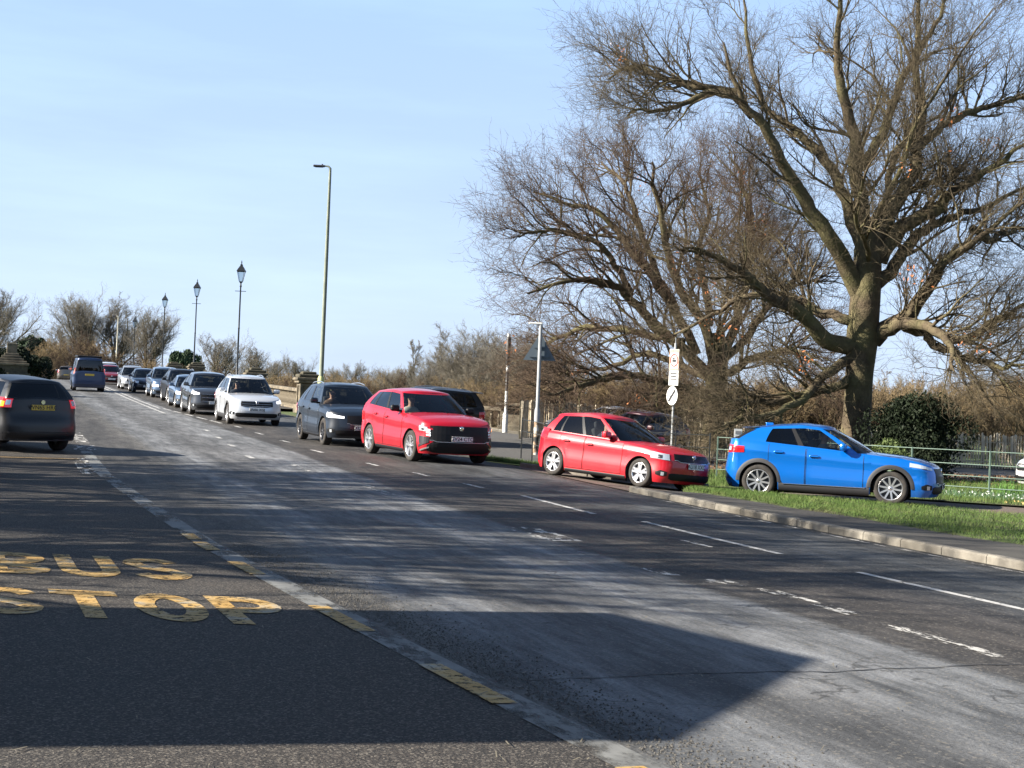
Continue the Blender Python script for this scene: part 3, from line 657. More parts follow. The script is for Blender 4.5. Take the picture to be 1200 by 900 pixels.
kerb('kerb', curve_st([(26.4, TR), (14, TR), (-28, TR)])[::-1], w=.14)
kerb('kerb', curve_st([(70, TR), (170, TR), (260, TR)]), w=.14)
kerb('kerb', curve_st([(-28, -1.4), (44, -1.4), (47, .9), (52, 1.6), (260, 1.6)])[::-1], w=.14)
kerb('kerb', [(.35, 35.9), (1.6, 35.0), (2.7, 34.5), (4.6, 34.2)], w=.14)
kerb('kerb', [(-9.6, 67.2), (-4, 64.6), (0, 63.0), (6, 61.5), (20, 60.5)][::-1], w=.14)
sheet('pavement', [[(a, b, .095) for b in np.linspace(TR+.14, 13.0, 4)] for a in np.linspace(-30, 26.0, 57)], M['paving'])
sheet('pavement', [[(a, b, .095) for b in np.linspace(TR+.14, 13.6, 4)] for a in np.linspace(70, 260, 96)], M['paving'])
sheet('pavement', [[(a, b, .095) for b in np.linspace(-1.55, -4.2, 4)] for a in np.linspace(-30, 260, 146)], M['paving'])
# slip road on the right, side road further on
near = [(2.6, 28.2), (3.6, 31.0), (5.0, 31.9), (6.9, 30.3), (9.6, 27.9), (14, 24.6), (25, 17.5), (42, 6)]
far = [(-.4, 36.9), (1.2, 35.3), (4.5, 34.6), (7.5, 33.6), (11, 31.6), (16, 28.6), (28, 21), (46, 9)]
M['slip'] = nmat('slip_road_surface', [(.3, (.085, .062, .05)), (.7, (.14, .108, .088))], 14, rough=.9, bump=.5, bscale=60, second=(.8, .4, (.12, .105, .09)))
strip('slip_road', near, far, M['slip'], 90, 10, off=.0)
M['sideroad'] = nmat('side_road_asphalt', [(.3, (.06, .058, .055)), (.7, (.11, .106, .10))], 12, rough=.85, bump=.5, bscale=60, second=(.6, .4, (.08, .075, .07)))
strip('side_road', [(-1.6, 38.2), (2, 42.5), (8, 45), (16, 45), (30, 40), (60, 25)], [(-9.5, 66.9), (-4, 64.4), (0, 62.8), (6, 61.3), (20, 60), (60, 40)], M['sideroad'], 50, 16, off=-.002)
# verge between road and slip road
def vg(q): return .115*float(sst(0, .06, q))*float(1-sst(.9, 1.0, q))-.02*float(sst(.9, 1, q))
rv = random.Random(4); vn = [xy(26.6, 12.5), xy(25.5, 12.65)]+[xy(a, 12.75+rv.uniform(-.12, .12)) for a in np.arange(24.6, -20, -.55)]
vf = [(3.9, 31.2), (5.0, 32.0), (6.9, 30.4), (9.6, 28.0), (14, 24.7), (25, 17.6)]
strip('grass_verge', vn, vf, M['grass'], 160, 16, off=.0, dz=vg)
strip('grass_verge', [(-.2, 37.1), (1.2, 35.5), (4.5, 34.8), (7.5, 33.8), (11, 31.8), (16, 28.8), (28, 21.2), (46, 9.2)], [(-1.3, 38.4), (2, 42.3), (8, 44.8), (16, 44.8), (30, 39.8), (42, 33), (52, 28), (60, 24)], M['grass'], 80, 10, off=.03)
strip('field_edge', [(0, 63.4), (6, 61.8), (20, 60.6), (60, 41)], [(0, 68), (8, 67), (24, 66), (70, 50)], M['grass'], 40, 4, off=.03)

# ------------------------------------------------------------------ road markings
M['white'] = paintmat('worn_white_paint', [(.3, (.34, .335, .32)), (.7, (.46, .45, .43))], .43, .05, 9, (1, .5, 1))
M['white_worn'] = paintmat('flaked_white_paint', [(.3, (.34, .33, .31)), (.7, (.50, .48, .44))], .535, .03, 5, (1.6, .5, 1), 3)
M['yellow'] = paintmat('worn_yellow_paint', [(.38, (.36, .215, .06)), (.54, (.40, .26, .09)), (.66, (.30, .27, .21))], .44, .05, 14, (1, 1, 1), 5)
M['yellow_worn'] = paintmat('faded_yellow_paint', [(.35, (.36, .22, .07)), (.6, (.36, .32, .24))], .50, .05, 8, (1, .6, 1), 7)
def dash(mb, s0, s1, t0, t1, w, wob=0):
    n = max(2, int((s1-s0)/.8)+1); G = []
    for a in np.linspace(s0, s1, n):
        t = t0+(t1-t0)*(a-s0)/(s1-s0); G.append([(t-w/2, a), (t+w/2, a)])
    mb.grid([[(x, y, float(elev_st(y, x))) for x, y in r] for r in G], 0, True)
def markobj(name, mb, mat, z=.0045):
    o = mb.build(name, M[mat] if isinstance(mat, str) else mat, kind='structure'); o.rotation_euler = (0, 0, TH); o.location.z = z; return o
mb = MB()
for a, b, t in ((10.3, 14.35, 8.96), (16.1, 20.1, 8.9), (21.2, 24.4, 8.5), (3, 7.5, 9.0), (25.9, 26.9, 8.2), (28.6, 29.5, 7.9), (31.2, 32, 7.5)): dash(mb, a, b, t, t-.06, .1)
for a in (35.5, 40, 44.5, 49): dash(mb, a, a+1.1, 7.15, 7.1, .1)
for a in (32.5, 37, 41, 45.5): dash(mb, a, a+.9, 4.9+(a-30)*.05, 4.9+(a-30)*.05, .12)
for a in np.arange(52, 66, 3): dash(mb, a, a+2.2, 6.9-(a-52)*.045, 6.8-(a-52)*.045, .12)
dash(mb, 60, 180, 5.75, 5.75, .11); dash(mb, 66, 180, 6.1, 6.1, .11)
markobj('lane_marking', mb, 'white')
mb = MB(); dash(mb, -6, 26, 11.08, 11.08, .09); markobj('lane_marking', mb, 'white_worn')
mb = MB()
for a, b, t, w in ((9.2, 10.9, 6.95, .16), (11.3, 13.0, 7.0, .18), (13.2, 13.7, 6.8, .3), (17.3, 19.0, 6.55, .5), (24, 26, 6.0, .2), (29, 31, 5.6, .14), (11.8, 12.6, 9.9, .14), (14.0, 14.6, 6.5, .2), (33.5, 35.5, 1.6, .5), (36.5, 42, 1.65, .3), (27, 31, 1.45, .5), (16.8, 17.6, 8.3, .1)): dash(mb, a, b, t, t, w)
markobj('road_marking', mb, 'white_worn')
mb = MB()
for a, b in ((5.3, 6.5), (8.0, 9.25), (10.6, 11.9), (13.9, 14.9), (15.9, 16.7), (16.95, 17.6)):
    n = 4; mb.grid([[(Ledge(q)-.14+d, q, float(elev_st(q, Ledge(q)))+.003) for d in (0, .15)] for q in np.linspace(a, b, n)])
mb.grid([[(t, 30.6+d, float(elev_st(30.6, t))) for t in np.linspace(-1.1, 1.35, 5)] for d in (0, .16)])
markobj('bus_bay_marking', mb, 'yellow', .0085)
# BUS STOP lettering: strokes on a 1 x 1 cell, laid on the lay-by
def ribbon(pts, w, closed=False):
    pts = [np.array(p, float) for p in pts]; n = len(pts); Lf, Rt = [], []
    for i in range(n):
        if closed: a, b = pts[i-1], pts[(i+1) % n]; d1 = pts[i]-a; d2 = b-pts[i]
        else: d1 = pts[i]-pts[i-1] if i else pts[1]-pts[0]; d2 = pts[i+1]-pts[i] if i < n-1 else d1
        d1 = d1/np.linalg.norm(d1); d2 = d2/np.linalg.norm(d2); t = d1+d2; t /= np.linalg.norm(t); nn = np.array([-t[1], t[0]]); k = min(1.6, 1/max(.3, float(np.dot(nn, [-d1[1], d1[0]]))))
        Lf.append(pts[i]+nn*w/2*k); Rt.append(pts[i]-nn*w/2*k)
    return Lf, Rt
def arc(cx, cy, rx, ry, a0, a1, n=9): return [(cx+rx*math.cos(R(a)), cy+ry*math.sin(R(a))) for a in np.linspace(a0, a1, n)]
W_ = .17
GL_old = {'B': [([(.1, 0), (.1, 1)], 0), ([(.19, .93)]+arc(.5, .73, .32, .20, 90, -90)+[(.19, .53)], 0), ([(.19, .42)]+arc(.5, .25, .36, .18, 90, -90)+[(.19, .07)], 0)],
      'U': [([(.1, 1), (.1, .3)]+arc(.5, .3, .4, .22, 180, 360)+[(.9, 1)], 0)],
      'S': [(arc(.52, .74, .38, .19, 20, 180, 8)+[(.3, .56), (.7, .44)]+arc(.48, .26, .38, .19, 0, -160, 8), 0)],
      'T': [([(0, .92), (1, .92)], 0), ([(.5, .83), (.5, 0)], 0)],
      'O': [(arc(.5, .5, .4, .42, 0, 345, 20), 1)],
      'P': [([(.1, 0), (.1, 1)], 0), ([(.19, .92)]+arc(.5, .71, .34, .21, 90, -90)+[(.19, .5)], 0)]}
GL = {'B': [([(.15, 0), (.15, 1.6)], 0), ([(.3, 1.45)]+arc(.5, 1.18, .33, .27, 90, -90)+[(.3, .91)], 0), ([(.3, .61)]+arc(.5, .38, .35, .23, 90, -90)+[(.3, .15)], 0)],
      'U': [([(.15, 1.6), (.15, .5)]+arc(.5, .5, .35, .35, 180, 360)+[(.85, .5), (.85, 1.6)], 0)],
      'S': [(arc(.5, 1.14, .35, .30, 15, 180, 8)+[(.32, .88), (.68, .68)]+arc(.5, .46, .35, .30, 0, -165, 8), 0)],
      'T': [([(0, 1.45), (1, 1.45)], 0), ([(.5, 1.3), (.5, 0)], 0)],
      'O': [(arc(.5, .8, .35, .65, 0, 345, 24), 1)],
      'P': [([(.15, 0), (.15, 1.6)], 0), ([(.3, 1.45)]+arc(.5, 1.12, .35, .33, 90, -90)+[(.3, .79)], 0)]}
GL['U'] = [([(.15, 1.6)]+arc(.5, .5, .35, .35, 180, 360)+[(.85, 1.6)], 0)]
lt = MB()
def letters(word, x0, y0, wx, hgt, pitch, shear):
    for k, ch in enumerate(word):
        for pts, cl in GL[ch]:
            Lf, Rt = ribbon(pts, .30, cl); Lf = [(p[0]*wx, p[1]*hgt/1.6) for p in Lf]; Rt = [(p[0]*wx, p[1]*hgt/1.6) for p in Rt]
            G = []
            for q in (Lf, Rt):
                r = []
                for p in q:
                    X = x0+k*pitch+p[0]-shear*p[1]; Y = y0+p[1]; r.append((X, Y, elev(X, Y)+.006))
                if cl: r.append(r[0])
                G.append(r)
            lt.grid(G, 0, True)
letters('STOP', -3.88, 10.95, .55, 1.4, .64, .37)
letters('BUS', -4.55, 13.25, .56, 1.55, .65, .37)
lt.build('bus_stop_marking', M['yellow'], kind='structure')
# litter of straw and small debris on the lay-by
random.seed(11); rng = np.random.default_rng(5)
V, Fq = [], []
for k in range(260):
    s_, t_ = random.uniform(4.6, 15), random.uniform(-1.2, 7); X, Y = xy(s_, t_); a = random.uniform(0, 6.3); l = random.uniform(.012, .06); w = random.uniform(.0015, .005); z = elev(X, Y)+.012
    dx, dy = math.cos(a)*l, math.sin(a)*l; nx, ny = -math.sin(a)*w, math.cos(a)*w; n = len(V)
    V += [(X-dx-nx, Y-dy-ny, z), (X+dx-nx, Y+dy-ny, z+.004), (X+dx+nx, Y+dy+ny, z+.004), (X-dx+nx, Y-dy+ny, z)]; Fq.append((n, n+1, n+2, n+3))
link('litter', mesh_np('litter', V, np.array(Fq), pmat('straw', (.15, .13, .09), .8)), kind='stuff')
# loose grit gathered along the edge strip
V, Fq = [], []
for k in range(5200):
    s_ = 4.5+12*random.random()**1.4; t_ = Ledge(s_)+.16+abs(random.gauss(0, .28)); X, Y = xy(s_, t_); r_ = random.uniform(.004, .010); z = elev(X, Y); a = random.uniform(0, 6.3); n = len(V)
    for j in range(4): V.append((X+r_*math.cos(a+j*1.57)*random.uniform(.7, 1.2), Y+r_*math.sin(a+j*1.57)*random.uniform(.7, 1.2), z+.001))
    V.append((X+random.gauss(0, .002), Y, z+r_*1.1))
    Fq += [(n, n+1, n+4), (n+1, n+2, n+4), (n+2, n+3, n+4), (n+3, n, n+4)]
link('grit', mesh_np('grit', V, np.array(Fq), nmat('grit_stone', [(.35, (.03, .028, .026)), (.65, (.13, .12, .105))], 40, rough=.9)), kind='stuff')
# transverse crack in the resurfaced lane
M['tar'] = pmat('tar', (.012, .012, .013), .6)
def crack(pts, w):
    mb = MB(); p = resample(pts, 60); G = [[], []]
    for i, q in enumerate(p):
        j = math.sin(i*1.7)*.012+math.sin(i*.6)*.02; ww = w*(.6+.8*abs(math.sin(i*2.3)))
        for k, o in enumerate((-1, 1)): G[k].append((q[0], q[1]+j+o*ww/2, elev(q[0], q[1])+.004))
    mb.grid(G); mb.build('road_crack', M['tar'], kind='structure')
crack([(.15, 9.2), (1.3, 9.75), (2.2, 10.0), (3.3, 10.5), (4.4, 10.9)], .016)
crack([(-8.5, 36.2), (-5.5, 37.3), (-2.5, 38.6)], .05)
crack([(-10.5, 30.2), (-7.5, 31.2)], .03)

# ------------------------------------------------------------------ trees
M['bark'] = nmat('bark', [(.3, (.045, .034, .022)), (.5, (.088, .067, .042)), (.7, (.14, .115, .065))], 3, 8, rough=.95, bump=1, bscale=18, bdist=.03, second=(.8, .5, (.13, .13, .05)))
M['twig'] = nmat('twig_bark', [(.35, (.062, .048, .031)), (.65, (.11, .088, .053))], 1.5, rough=.95)
M['twig_red'] = nmat('twig_red_bark', [(.35, (.066, .046, .033)), (.65, (.115, .078, .051))], 1.2, rough=.95)
M['twig_grey'] = nmat('twig_grey_bark', [(.35, (.12, .105, .085)), (.65, (.20, .18, .14))], .8, rough=.95)
M['scrub'] = nmat('scrub_bark', [(.35, (.14, .10, .055)), (.65, (.24, .18, .10))], 1.5, rough=.95)
M['evergreen'] = nmat('evergreen_leaf', [(.3, (.006, .010, .005)), (.7, (.018, .028, .011))], 4, rough=.7, spec=.2)
M['conifer'] = nmat('conifer_leaf', [(.3, (.022, .04, .022)), (.7, (.045, .07, .03))], 2, rough=.8)
M['russet'] = pmat('russet_leaf', (.36, .12, .035), .8)
M['ivy'] = nmat('shrub_leaf', [(.3, (.05, .075, .02)), (.7, (.09, .12, .035))], 3, rough=.7)
def tubes(Pp, Rr, k=4):
    """Pp (n,m,3) polylines, Rr (n,m) radii -> verts, quads"""
    n, m_, _ = Pp.shape
    T = np.empty_like(Pp); T[:, 1:-1] = Pp[:, 2:]-Pp[:, :-2]; T[:, 0] = Pp[:, 1]-Pp[:, 0]; T[:, -1] = Pp[:, -1]-Pp[:, -2]
    T /= np.linalg.norm(T, axis=2, keepdims=True)+1e-9
    D = T.mean(1); ref = np.where(np.abs(D[:, 2:3]) < .75, np.array([[0, 0, 1.]]), np.array([[1., 0, 0]]))[:, None]
    A = np.cross(T, ref); A /= np.linalg.norm(A, axis=2, keepdims=True)+1e-9; B = np.cross(T, A)
    ang = np.arange(k)*2*math.pi/k
    V = Pp[:, :, None]+(A[:, :, None]*np.cos(ang)[None, None, :, None]+B[:, :, None]*np.sin(ang)[None, None, :, None])*Rr[:, :, None, None]
    idx = np.arange(n*m_*k).reshape(n, m_, k); a = idx[:, :-1]; b = idx[:, 1:]
    Fq = np.stack([a, np.roll(a, -1, 2), np.roll(b, -1, 2), b], -1).reshape(-1, 4)
    return V.reshape(-1, 3), Fq
def spawn(Pp, Rr, c, Lf, ang, rng, t0=.15, rf=.6, seg=5, wig=.22, lift=.25, rmin=.003, Llim=None, taper=.75, minr=0, ctr=None):
    """c children per polyline; Lf(t, n)->length array"""
    n, m_, _ = Pp.shape
    t = (np.arange(c)[None]+rng.random((n, c)))/c*(1-t0)+t0; f = t*(m_-1); i = np.minimum(f.astype(int), m_-2); w = (f-i)[..., None]
    r_ = np.arange(n)[:, None]; p0 = Pp[r_, i]*(1-w)+Pp[r_, i+1]*w; tan = Pp[r_, i+1]-Pp[r_, i]; tan /= np.linalg.norm(tan, axis=2, keepdims=True)+1e-9
    rad = Rr[r_, i]*(1-w[..., 0])+Rr[r_, i+1]*w[..., 0]
    rv = rng.normal(size=tan.shape); perp = rv-tan*(rv*tan).sum(2, keepdims=True); perp /= np.linalg.norm(perp, axis=2, keepdims=True)+1e-9
    a = ang[0]+(ang[1]-ang[0])*rng.random((n, c, 1)); d = tan*np.cos(a)+perp*np.sin(a)
    L = Lf(t, np.linalg.norm(Pp[:, -1]-Pp[:, 0], axis=1)[:, None])*(.6+.8*rng.random((n, c)))
    N_ = n*c; p0 = p0.reshape(N_, 3); d = d.reshape(N_, 3); L = L.reshape(N_); rad = rad.reshape(N_)
    cr = np.maximum(np.minimum(rad*rf, L*.022+.002), rmin)
    if ctr is not None:
        o_ = p0-ctr; o_ /= np.linalg.norm(o_, axis=1, keepdims=True)+1e-9; d = d+o_*.45; d /= np.linalg.norm(d, axis=1, keepdims=True)
    if minr: k = rad > minr; p0, d, L, cr = p0[k], d[k], L[k], cr[k]; N_ = len(L)
    return march(p0, d, L, cr, seg, wig, lift, rng, taper)
def march(p0, d, L, cr, seg, wig, lift, rng, taper=.75):
    Q = [p0]; dd = d
    for j in range(seg):
        dd = dd+rng.normal(size=dd.shape)*wig; dd[:, 2] += lift*.2; dd /= np.linalg.norm(dd, axis=1, keepdims=True)+1e-9
        Q.append(Q[-1]+dd*(L/seg)[:, None])
    Pn = np.stack(Q, 1); u = np.linspace(0, 1, seg+1)[None]; return Pn, cr[:, None]*(1-taper*u)
def cat(parts, name, mats, smooth=True):
    V, Fs, o = [], [], 0
    for v, f in parts: V.append(v); Fs.append(f+o); o += len(v)
    return mesh_np(name, np.concatenate(V), np.concatenate(Fs), mats, smooth)
def catmull(pts, n):
    p = np.array(pts, float); p = np.vstack([2*p[0]-p[1], p, 2*p[-1]-p[-2]]); out = []
    for u in np.linspace(0, len(pts)-1-1e-6, n):
        i = int(u); t = u-i; a, b, c, d = p[i:i+4]; out.append(.5*((2*b)+(-a+c)*t+(2*a-5*b+4*c-d)*t*t+(-a+3*b-3*c+d)*t**3))
    return np.array(out)
def limb_px(pts, Y0, dy, w0, w1, n=22):
    """a limb seen in the photo: pixel path, distance from Y0 to Y0+dy, pixel widths"""
    P3 = []; k = len(pts)
    for i, (x, y) in enumerate(pts):
        P3.append(tuple(at(x, y, Y0+dy*(i/(k-1))**1.1)))
    C = catmull(P3, n); sc = Y0/F_PX
    g = np.random.default_rng(int(abs(C[0, 0]*91+C[-1, 2]*37))); J = np.cumsum(g.normal(size=C.shape)*.055, 0); J -= np.linspace(0, 1, n)[:, None]*J[-1]; C = C+J
    u = np.linspace(0, 1, n); w0 = w0*.86; return C, (w0*(1-u)**.8*.85+w0*.12*(1-u)+min(w1, 2.2))*.5*sc
def big_tree(name, label, base, trunkdef, limbs, Y0, rng, twigmat, group=None, dens=1.0, droop=0.0, extra=6, russet=0, L1=4.2, rmin=.0042):
    root = empty(name, base, label=label, cat='tree', group=group)
    cc_ = np.array(base, float)+np.array([0, 0, 1.6])
    tr, trr = trunkdef
    parts = []; Ls = [limb_px(*l[:1], Y0, *l[1:]) for l in limbs]
    # limbs towards and away from the viewer, so that the crown is round
    P0 = np.stack([l[0] for l in Ls]); R0 = np.stack([l[1] for l in Ls])
    if extra:
        k = rng.integers(len(tr)//2, len(tr)-1, extra); p0 = tr[k]; az = rng.random(extra)*6.28; d = np.stack([np.cos(az)*.35, np.sign(np.sin(az))*.9, .3+.5*rng.random(extra)], -1); d /= np.linalg.norm(d, axis=1, keepdims=True)
        e0, e1 = march(p0, d, 5.5+3*rng.random(extra), np.full(extra, trr[k].mean()*.28), 21, .11, .12, rng, .8); P0 = np.concatenate([P0, e0]); R0 = np.concatenate([R0, e1])
    V, Fq = tubes(tr[None], trr[None], 14); parts.append((V, Fq)); parts.append(tubes(P0, R0, 9))
    a1, r1 = spawn(P0, R0, int(15*dens), lambda t, L: L1*(1.12-.62*t), (R(28), R(72)), rng, .16, .50, 9, .16, .0-droop, .012, ctr=cc_)
    parts.append(tubes(a1, r1, 6))
    tm = cat(parts, 'trunk', M['bark']); V_ = np.empty(len(tm.vertices)*3, np.float32); tm.vertices.foreach_get('co', V_); V_ = (V_.reshape(-1, 3)-np.array(base, np.float32)).astype(np.float32); tm.vertices.foreach_set('co', V_.ravel()); tm.update()
    link('trunk', tm, root)
    a2, r2 = spawn(a1, r1, int(7*dens), lambda t, L: .9+.30*L*(1.2-.7*t), (R(25), R(65)), rng, .12, .58, 6, .2, .03-droop, .0055, ctr=cc_)
    a3, r3 = spawn(a2, r2, int(6*dens), lambda t, L: .55+.22*L+0*t, (R(25), R(65)), rng, .1, .7, 4, .22, .0-droop, rmin*1.15, ctr=cc_)
    a4, r4 = spawn(a3, r3, 3, lambda t, L: .34+0*L*t, (R(22), R(60)), rng, .15, .8, 3, .25, .1-droop, rmin)
    b4, q4 = spawn(np.concatenate([a2]), r2, 4, lambda t, L: .45+0*L*t, (R(30), R(75)), rng, .1, .5, 3, .3, .1-droop, rmin)
    cp = [tubes(a2, r2, 4), tubes(a3, r3, 3), tubes(a4, r4, 3), tubes(b4, q4, 3)]
    tm = cat([(v-np.array(base), f) for v, f in cp], 'crown', M[twigmat], False); link('crown', tm, root)
    if russet:
        tips = a4.reshape(-1, 3); c0 = tips[rng.integers(0, len(tips), russet)]; P_ = []
        for c in c0:
            n = rng.integers(14, 40); P_.append(c+rng.normal(size=(n, 3))*.22)
        leaf_obj('dead_leaves', np.concatenate(P_)-np.array(base), .05, M['russet'], root, rng)
    return root
def leaf_obj(name, C, size, mat, parent, rng, **k):
    n = len(C); A = rng.normal(size=(n, 3)); A /= np.linalg.norm(A, axis=1, keepdims=True); B = np.cross(A, rng.normal(size=(n, 3))); B /= np.linalg.norm(B, axis=1, keepdims=True)
    s_ = size*(.5+rng.random((n, 1))); V = np.stack([C-A*s_, C-B*s_*.45, C+A*s_, C+B*s_*.45], 1).reshape(-1, 3); return link(name, mesh_np(name, V, np.arange(n*4).reshape(n, 4), mat), parent, **k)
def proto_tree(H, spread, rng, tw, trunkf=.28, nl=10, c=(9, 6, 5), r0=None, rm=.012, up=.35, lean=(R(22), R(60)), droop=0.0, L1f=.55, seed_trunk=True, multi=1):
    """generic bare tree around the origin -> (trunk mesh, crown mesh)"""
    r0 = r0 or H*.028; parts = []
    if multi > 1:
        az = rng.random(multi)*6.28; d = np.stack([np.cos(az)*spread*.5, np.sin(az)*spread*.5, np.ones(multi)], -1); d /= np.linalg.norm(d, axis=1, keepdims=True)
        T, TR_ = march(rng.normal(size=(multi, 3))*np.array([.25, .25, 0])*H*.12+np.array([0, 0, -.15]), d, H*(.6+.35*rng.random(multi)), np.full(multi, r0*.6), 12, .07, .2, rng, .85)
    else:
        T, TR_ = march(np.array([[0, 0, -.15]]), np.array([[0, 0, 1.]]), np.array([H*.86]), np.array([r0]), 12, .05, .3, rng, .88)
    parts.append(tubes(T, TR_, 8))
    a1, r1 = spawn(T, TR_, nl if multi == 1 else max(4, nl//2), lambda t, L: H*spread*L1f*(1.15-.8*t)+0*L, lean, rng, trunkf, .6, 9, .10, up, .012)
    parts.append(tubes(a1, r1, 5))
    a2, r2 = spawn(a1, r1, c[0], lambda t, L: .38*L*(1.25-.7*t), (R(22), R(55)), rng, .12, .6, 6, .15, up-droop, rm*1.3)
    a3, r3 = spawn(a2, r2, c[1], lambda t, L: .42*L+0*t, (R(20), R(55)), rng, .1, .7, 4, .18, up-droop, rm*1.1)
    a4, r4 = spawn(a3, r3, c[2], lambda t, L: .5*L+0*t, (R(20), R(60)), rng, .1, .9, 3, .2, .1-droop, rm)
    return cat(parts, 'trunk', M['bark']), cat([tubes(a2, r2, 3), tubes(a3, r3, 3), tubes(a4, r4, 3)], 'crown', M[tw], False)
def place(proto, name, label, cat_, X, Y, sc=1, rz=0, group=None, z=None, sz=None):
    r_ = empty(name, (X, Y, elev(X, Y) if z is None else z), rz, label=label, cat=cat_, group=group); r_.scale = (sc, sc, sz or sc)
    for nm, me in zip(('trunk', 'crown'), proto): link(nm, me, r_)
    return r_
rng = np.random.default_rng(21)
# big tree on the right
def trunk_px(pts, Y0, n=26):
    C = catmull([tuple(at(x, y, Y0)) for x, y, w in pts], n); w = np.interp(np.linspace(0, 1, n), np.linspace(0, 1, len(pts)), [p[2]*.88 for p in pts])*.5*Y0/F_PX; return C, w
Y1 = 47.0; base1 = at(1001, 534, Y1); base1.z = elev(base1.x, base1.y)
tr1 = trunk_px([(1001, 538, 52), (1002, 520, 42), (1004, 490, 37), (1007, 440, 36), (1010, 400, 42), (1014, 350, 40), (1018, 305, 33), (1012, 265, 22)], Y1)
limbs1 = [([(1018, 300), (1008, 240), (1003, 180), (992, 130), (985, 80), (987, 20), (984, -60)], -1.5, 22, 5),
 ([(1020, 300), (1035, 260), (1054, 228), (1072, 190), (1080, 140), (1075, 90), (1078, 30), (1082, -60)], 1.5, 22, 6),
 ([(1010, 345), (985, 300), (960, 265), (930, 222), (905, 178), (882, 140), (862, 108), (848, 50)], -2, 24, 5),
 ([(1016, 300), (1000, 262), (985, 220), (962, 185), (930, 150), (897, 120), (880, 60), (870, -10)], 2.5, 18, 4),
 ([(1028, 305), (1060, 272), (1100, 246), (1130, 222), (1165, 198), (1210, 160)], -2, 22, 8),
 ([(1028, 330), (1055, 300), (1085, 270), (1120, 262), (1160, 245), (1215, 215)], 3, 18, 7),
 ([(1026, 392), (1058, 372), (1074, 342), (1092, 312), (1112, 292), (1150, 268), (1210, 232)], -3, 22, 8),
 ([(1003, 402), (960, 396), (932, 372), (902, 355), (872, 328), (838, 300), (800, 290)], -2.5, 24, 5),
 ([(1022, 400), (1048, 380), (1078, 384), (1108, 408), (1118, 436)], -4, 20, 6),
 ([(1060, 382), (1100, 392), (1142, 392), (1178, 370), (1215, 350)], -3, 13, 6),
 ([(1090, 396), (1130, 418), (1165, 430), (1215, 428)], -4, 10, 4),
 ([(1002, 425), (975, 440), (945, 465), (905, 485), (862, 492), (845, 500)], -5, 13, 4),
 ([(1001, 440), (962, 456), (915, 470), (880, 476), (850, 470)], -3, 12, 3),
 ([(1000, 380), (962, 366), (925, 350), (880, 348), (835, 372), (790, 392)], 3, 13, 4),
 ([(862, 108), (820, 100), (780, 96), (755, 80), (730, 86), (712, 93)], 1.5, 9, 2),
 ([(882, 140), (845, 112), (800, 118), (775, 128), (752, 132), (735, 136)], -1, 8, 2),
 ([(1008, 200), (1040, 152), (1052, 102), (1076, 60), (1102, 20), (1120, -30)], 3, 13, 4),
 ([(1075, 180), (1110, 150), (1150, 130), (1180, 118), (1215, 110)], 1, 11, 4),
 ([(1140, 268), (1165, 280), (1190, 272), (1220, 260)], 2, 10, 4),
 ([(1014, 330), (1000, 290), (1022, 240), (1040, 190), (1058, 160), (1085, 120)], 5, 15, 4)]
big_tree('bare_tree', 'huge bare tree with thick trunk right behind the blue car, filling the upper right', base1, tr1, limbs1, Y1, np.random.default_rng(4), 'twig', russet=16, extra=2, L1=2.45, dens=1.0)
Y2 = 56.0; base2 = at(836, 522, Y2); base2.z = elev(base2.x, base2.y)
tr2 = trunk_px([(836, 526, 36), (836, 500, 28), (838, 470, 27), (840, 440, 30), (842, 410, 24), (842, 390, 16)], Y2)
limbs2 = [([(840, 445), (800, 402), (766, 374), (742, 352), (722, 336), (690, 329), (655, 332), (618, 344)], -3, 18, 4),
 ([(815, 415), (775, 350), (745, 310), (722, 280), (692, 250), (665, 240), (625, 225)], 1, 14, 3),
 ([(840, 440), (830, 382), (804, 322), (790, 262), (774, 225), (764, 190)], -1, 17, 3),
 ([(841, 436), (856, 382), (868, 322), (876, 252), (870, 215), (856, 185)], 3, 16, 3),
 ([(838, 468), (790, 452), (738, 440), (700, 446), (662, 460), (635, 462)], -5, 12, 3),
 ([(838, 455), (790, 425), (750, 408), (700, 428), (650, 440)], 4, 12, 3),
 ([(790, 365), (760, 300), (740, 240), (722, 210), (705, 190)], 4, 10, 3),
 ([(800, 400), (745, 390), (690, 385), (655, 398), (625, 412)], 4, 11, 3),
 ([(828, 380), (820, 300), (828, 250), (820, 205)], 4, 10, 3),
 ([(842, 440), (880, 420), (920, 412), (960, 420)], -5, 12, 3),
 ([(738, 345), (700, 290), (660, 270), (632, 268), (608, 278)], -2, 9, 2.5),
 ([(838, 470), (810, 480), (770, 478), (730, 470)], -6, 9, 3),
 ([(842, 430), (890, 370), (930, 330), (950, 280)], 3, 12, 3)]
big_tree('bare_tree', 'wide bare tree with low drooping limbs behind the red hatchback and the paling fence', base2, tr2, [(l[0], l[1], l[2]*.8, l[3]*.8) for l in limbs2], Y2, np.random.default_rng(9), 'twig_red', russet=10, extra=3, L1=3.0, rmin=.005, dens=1.08)

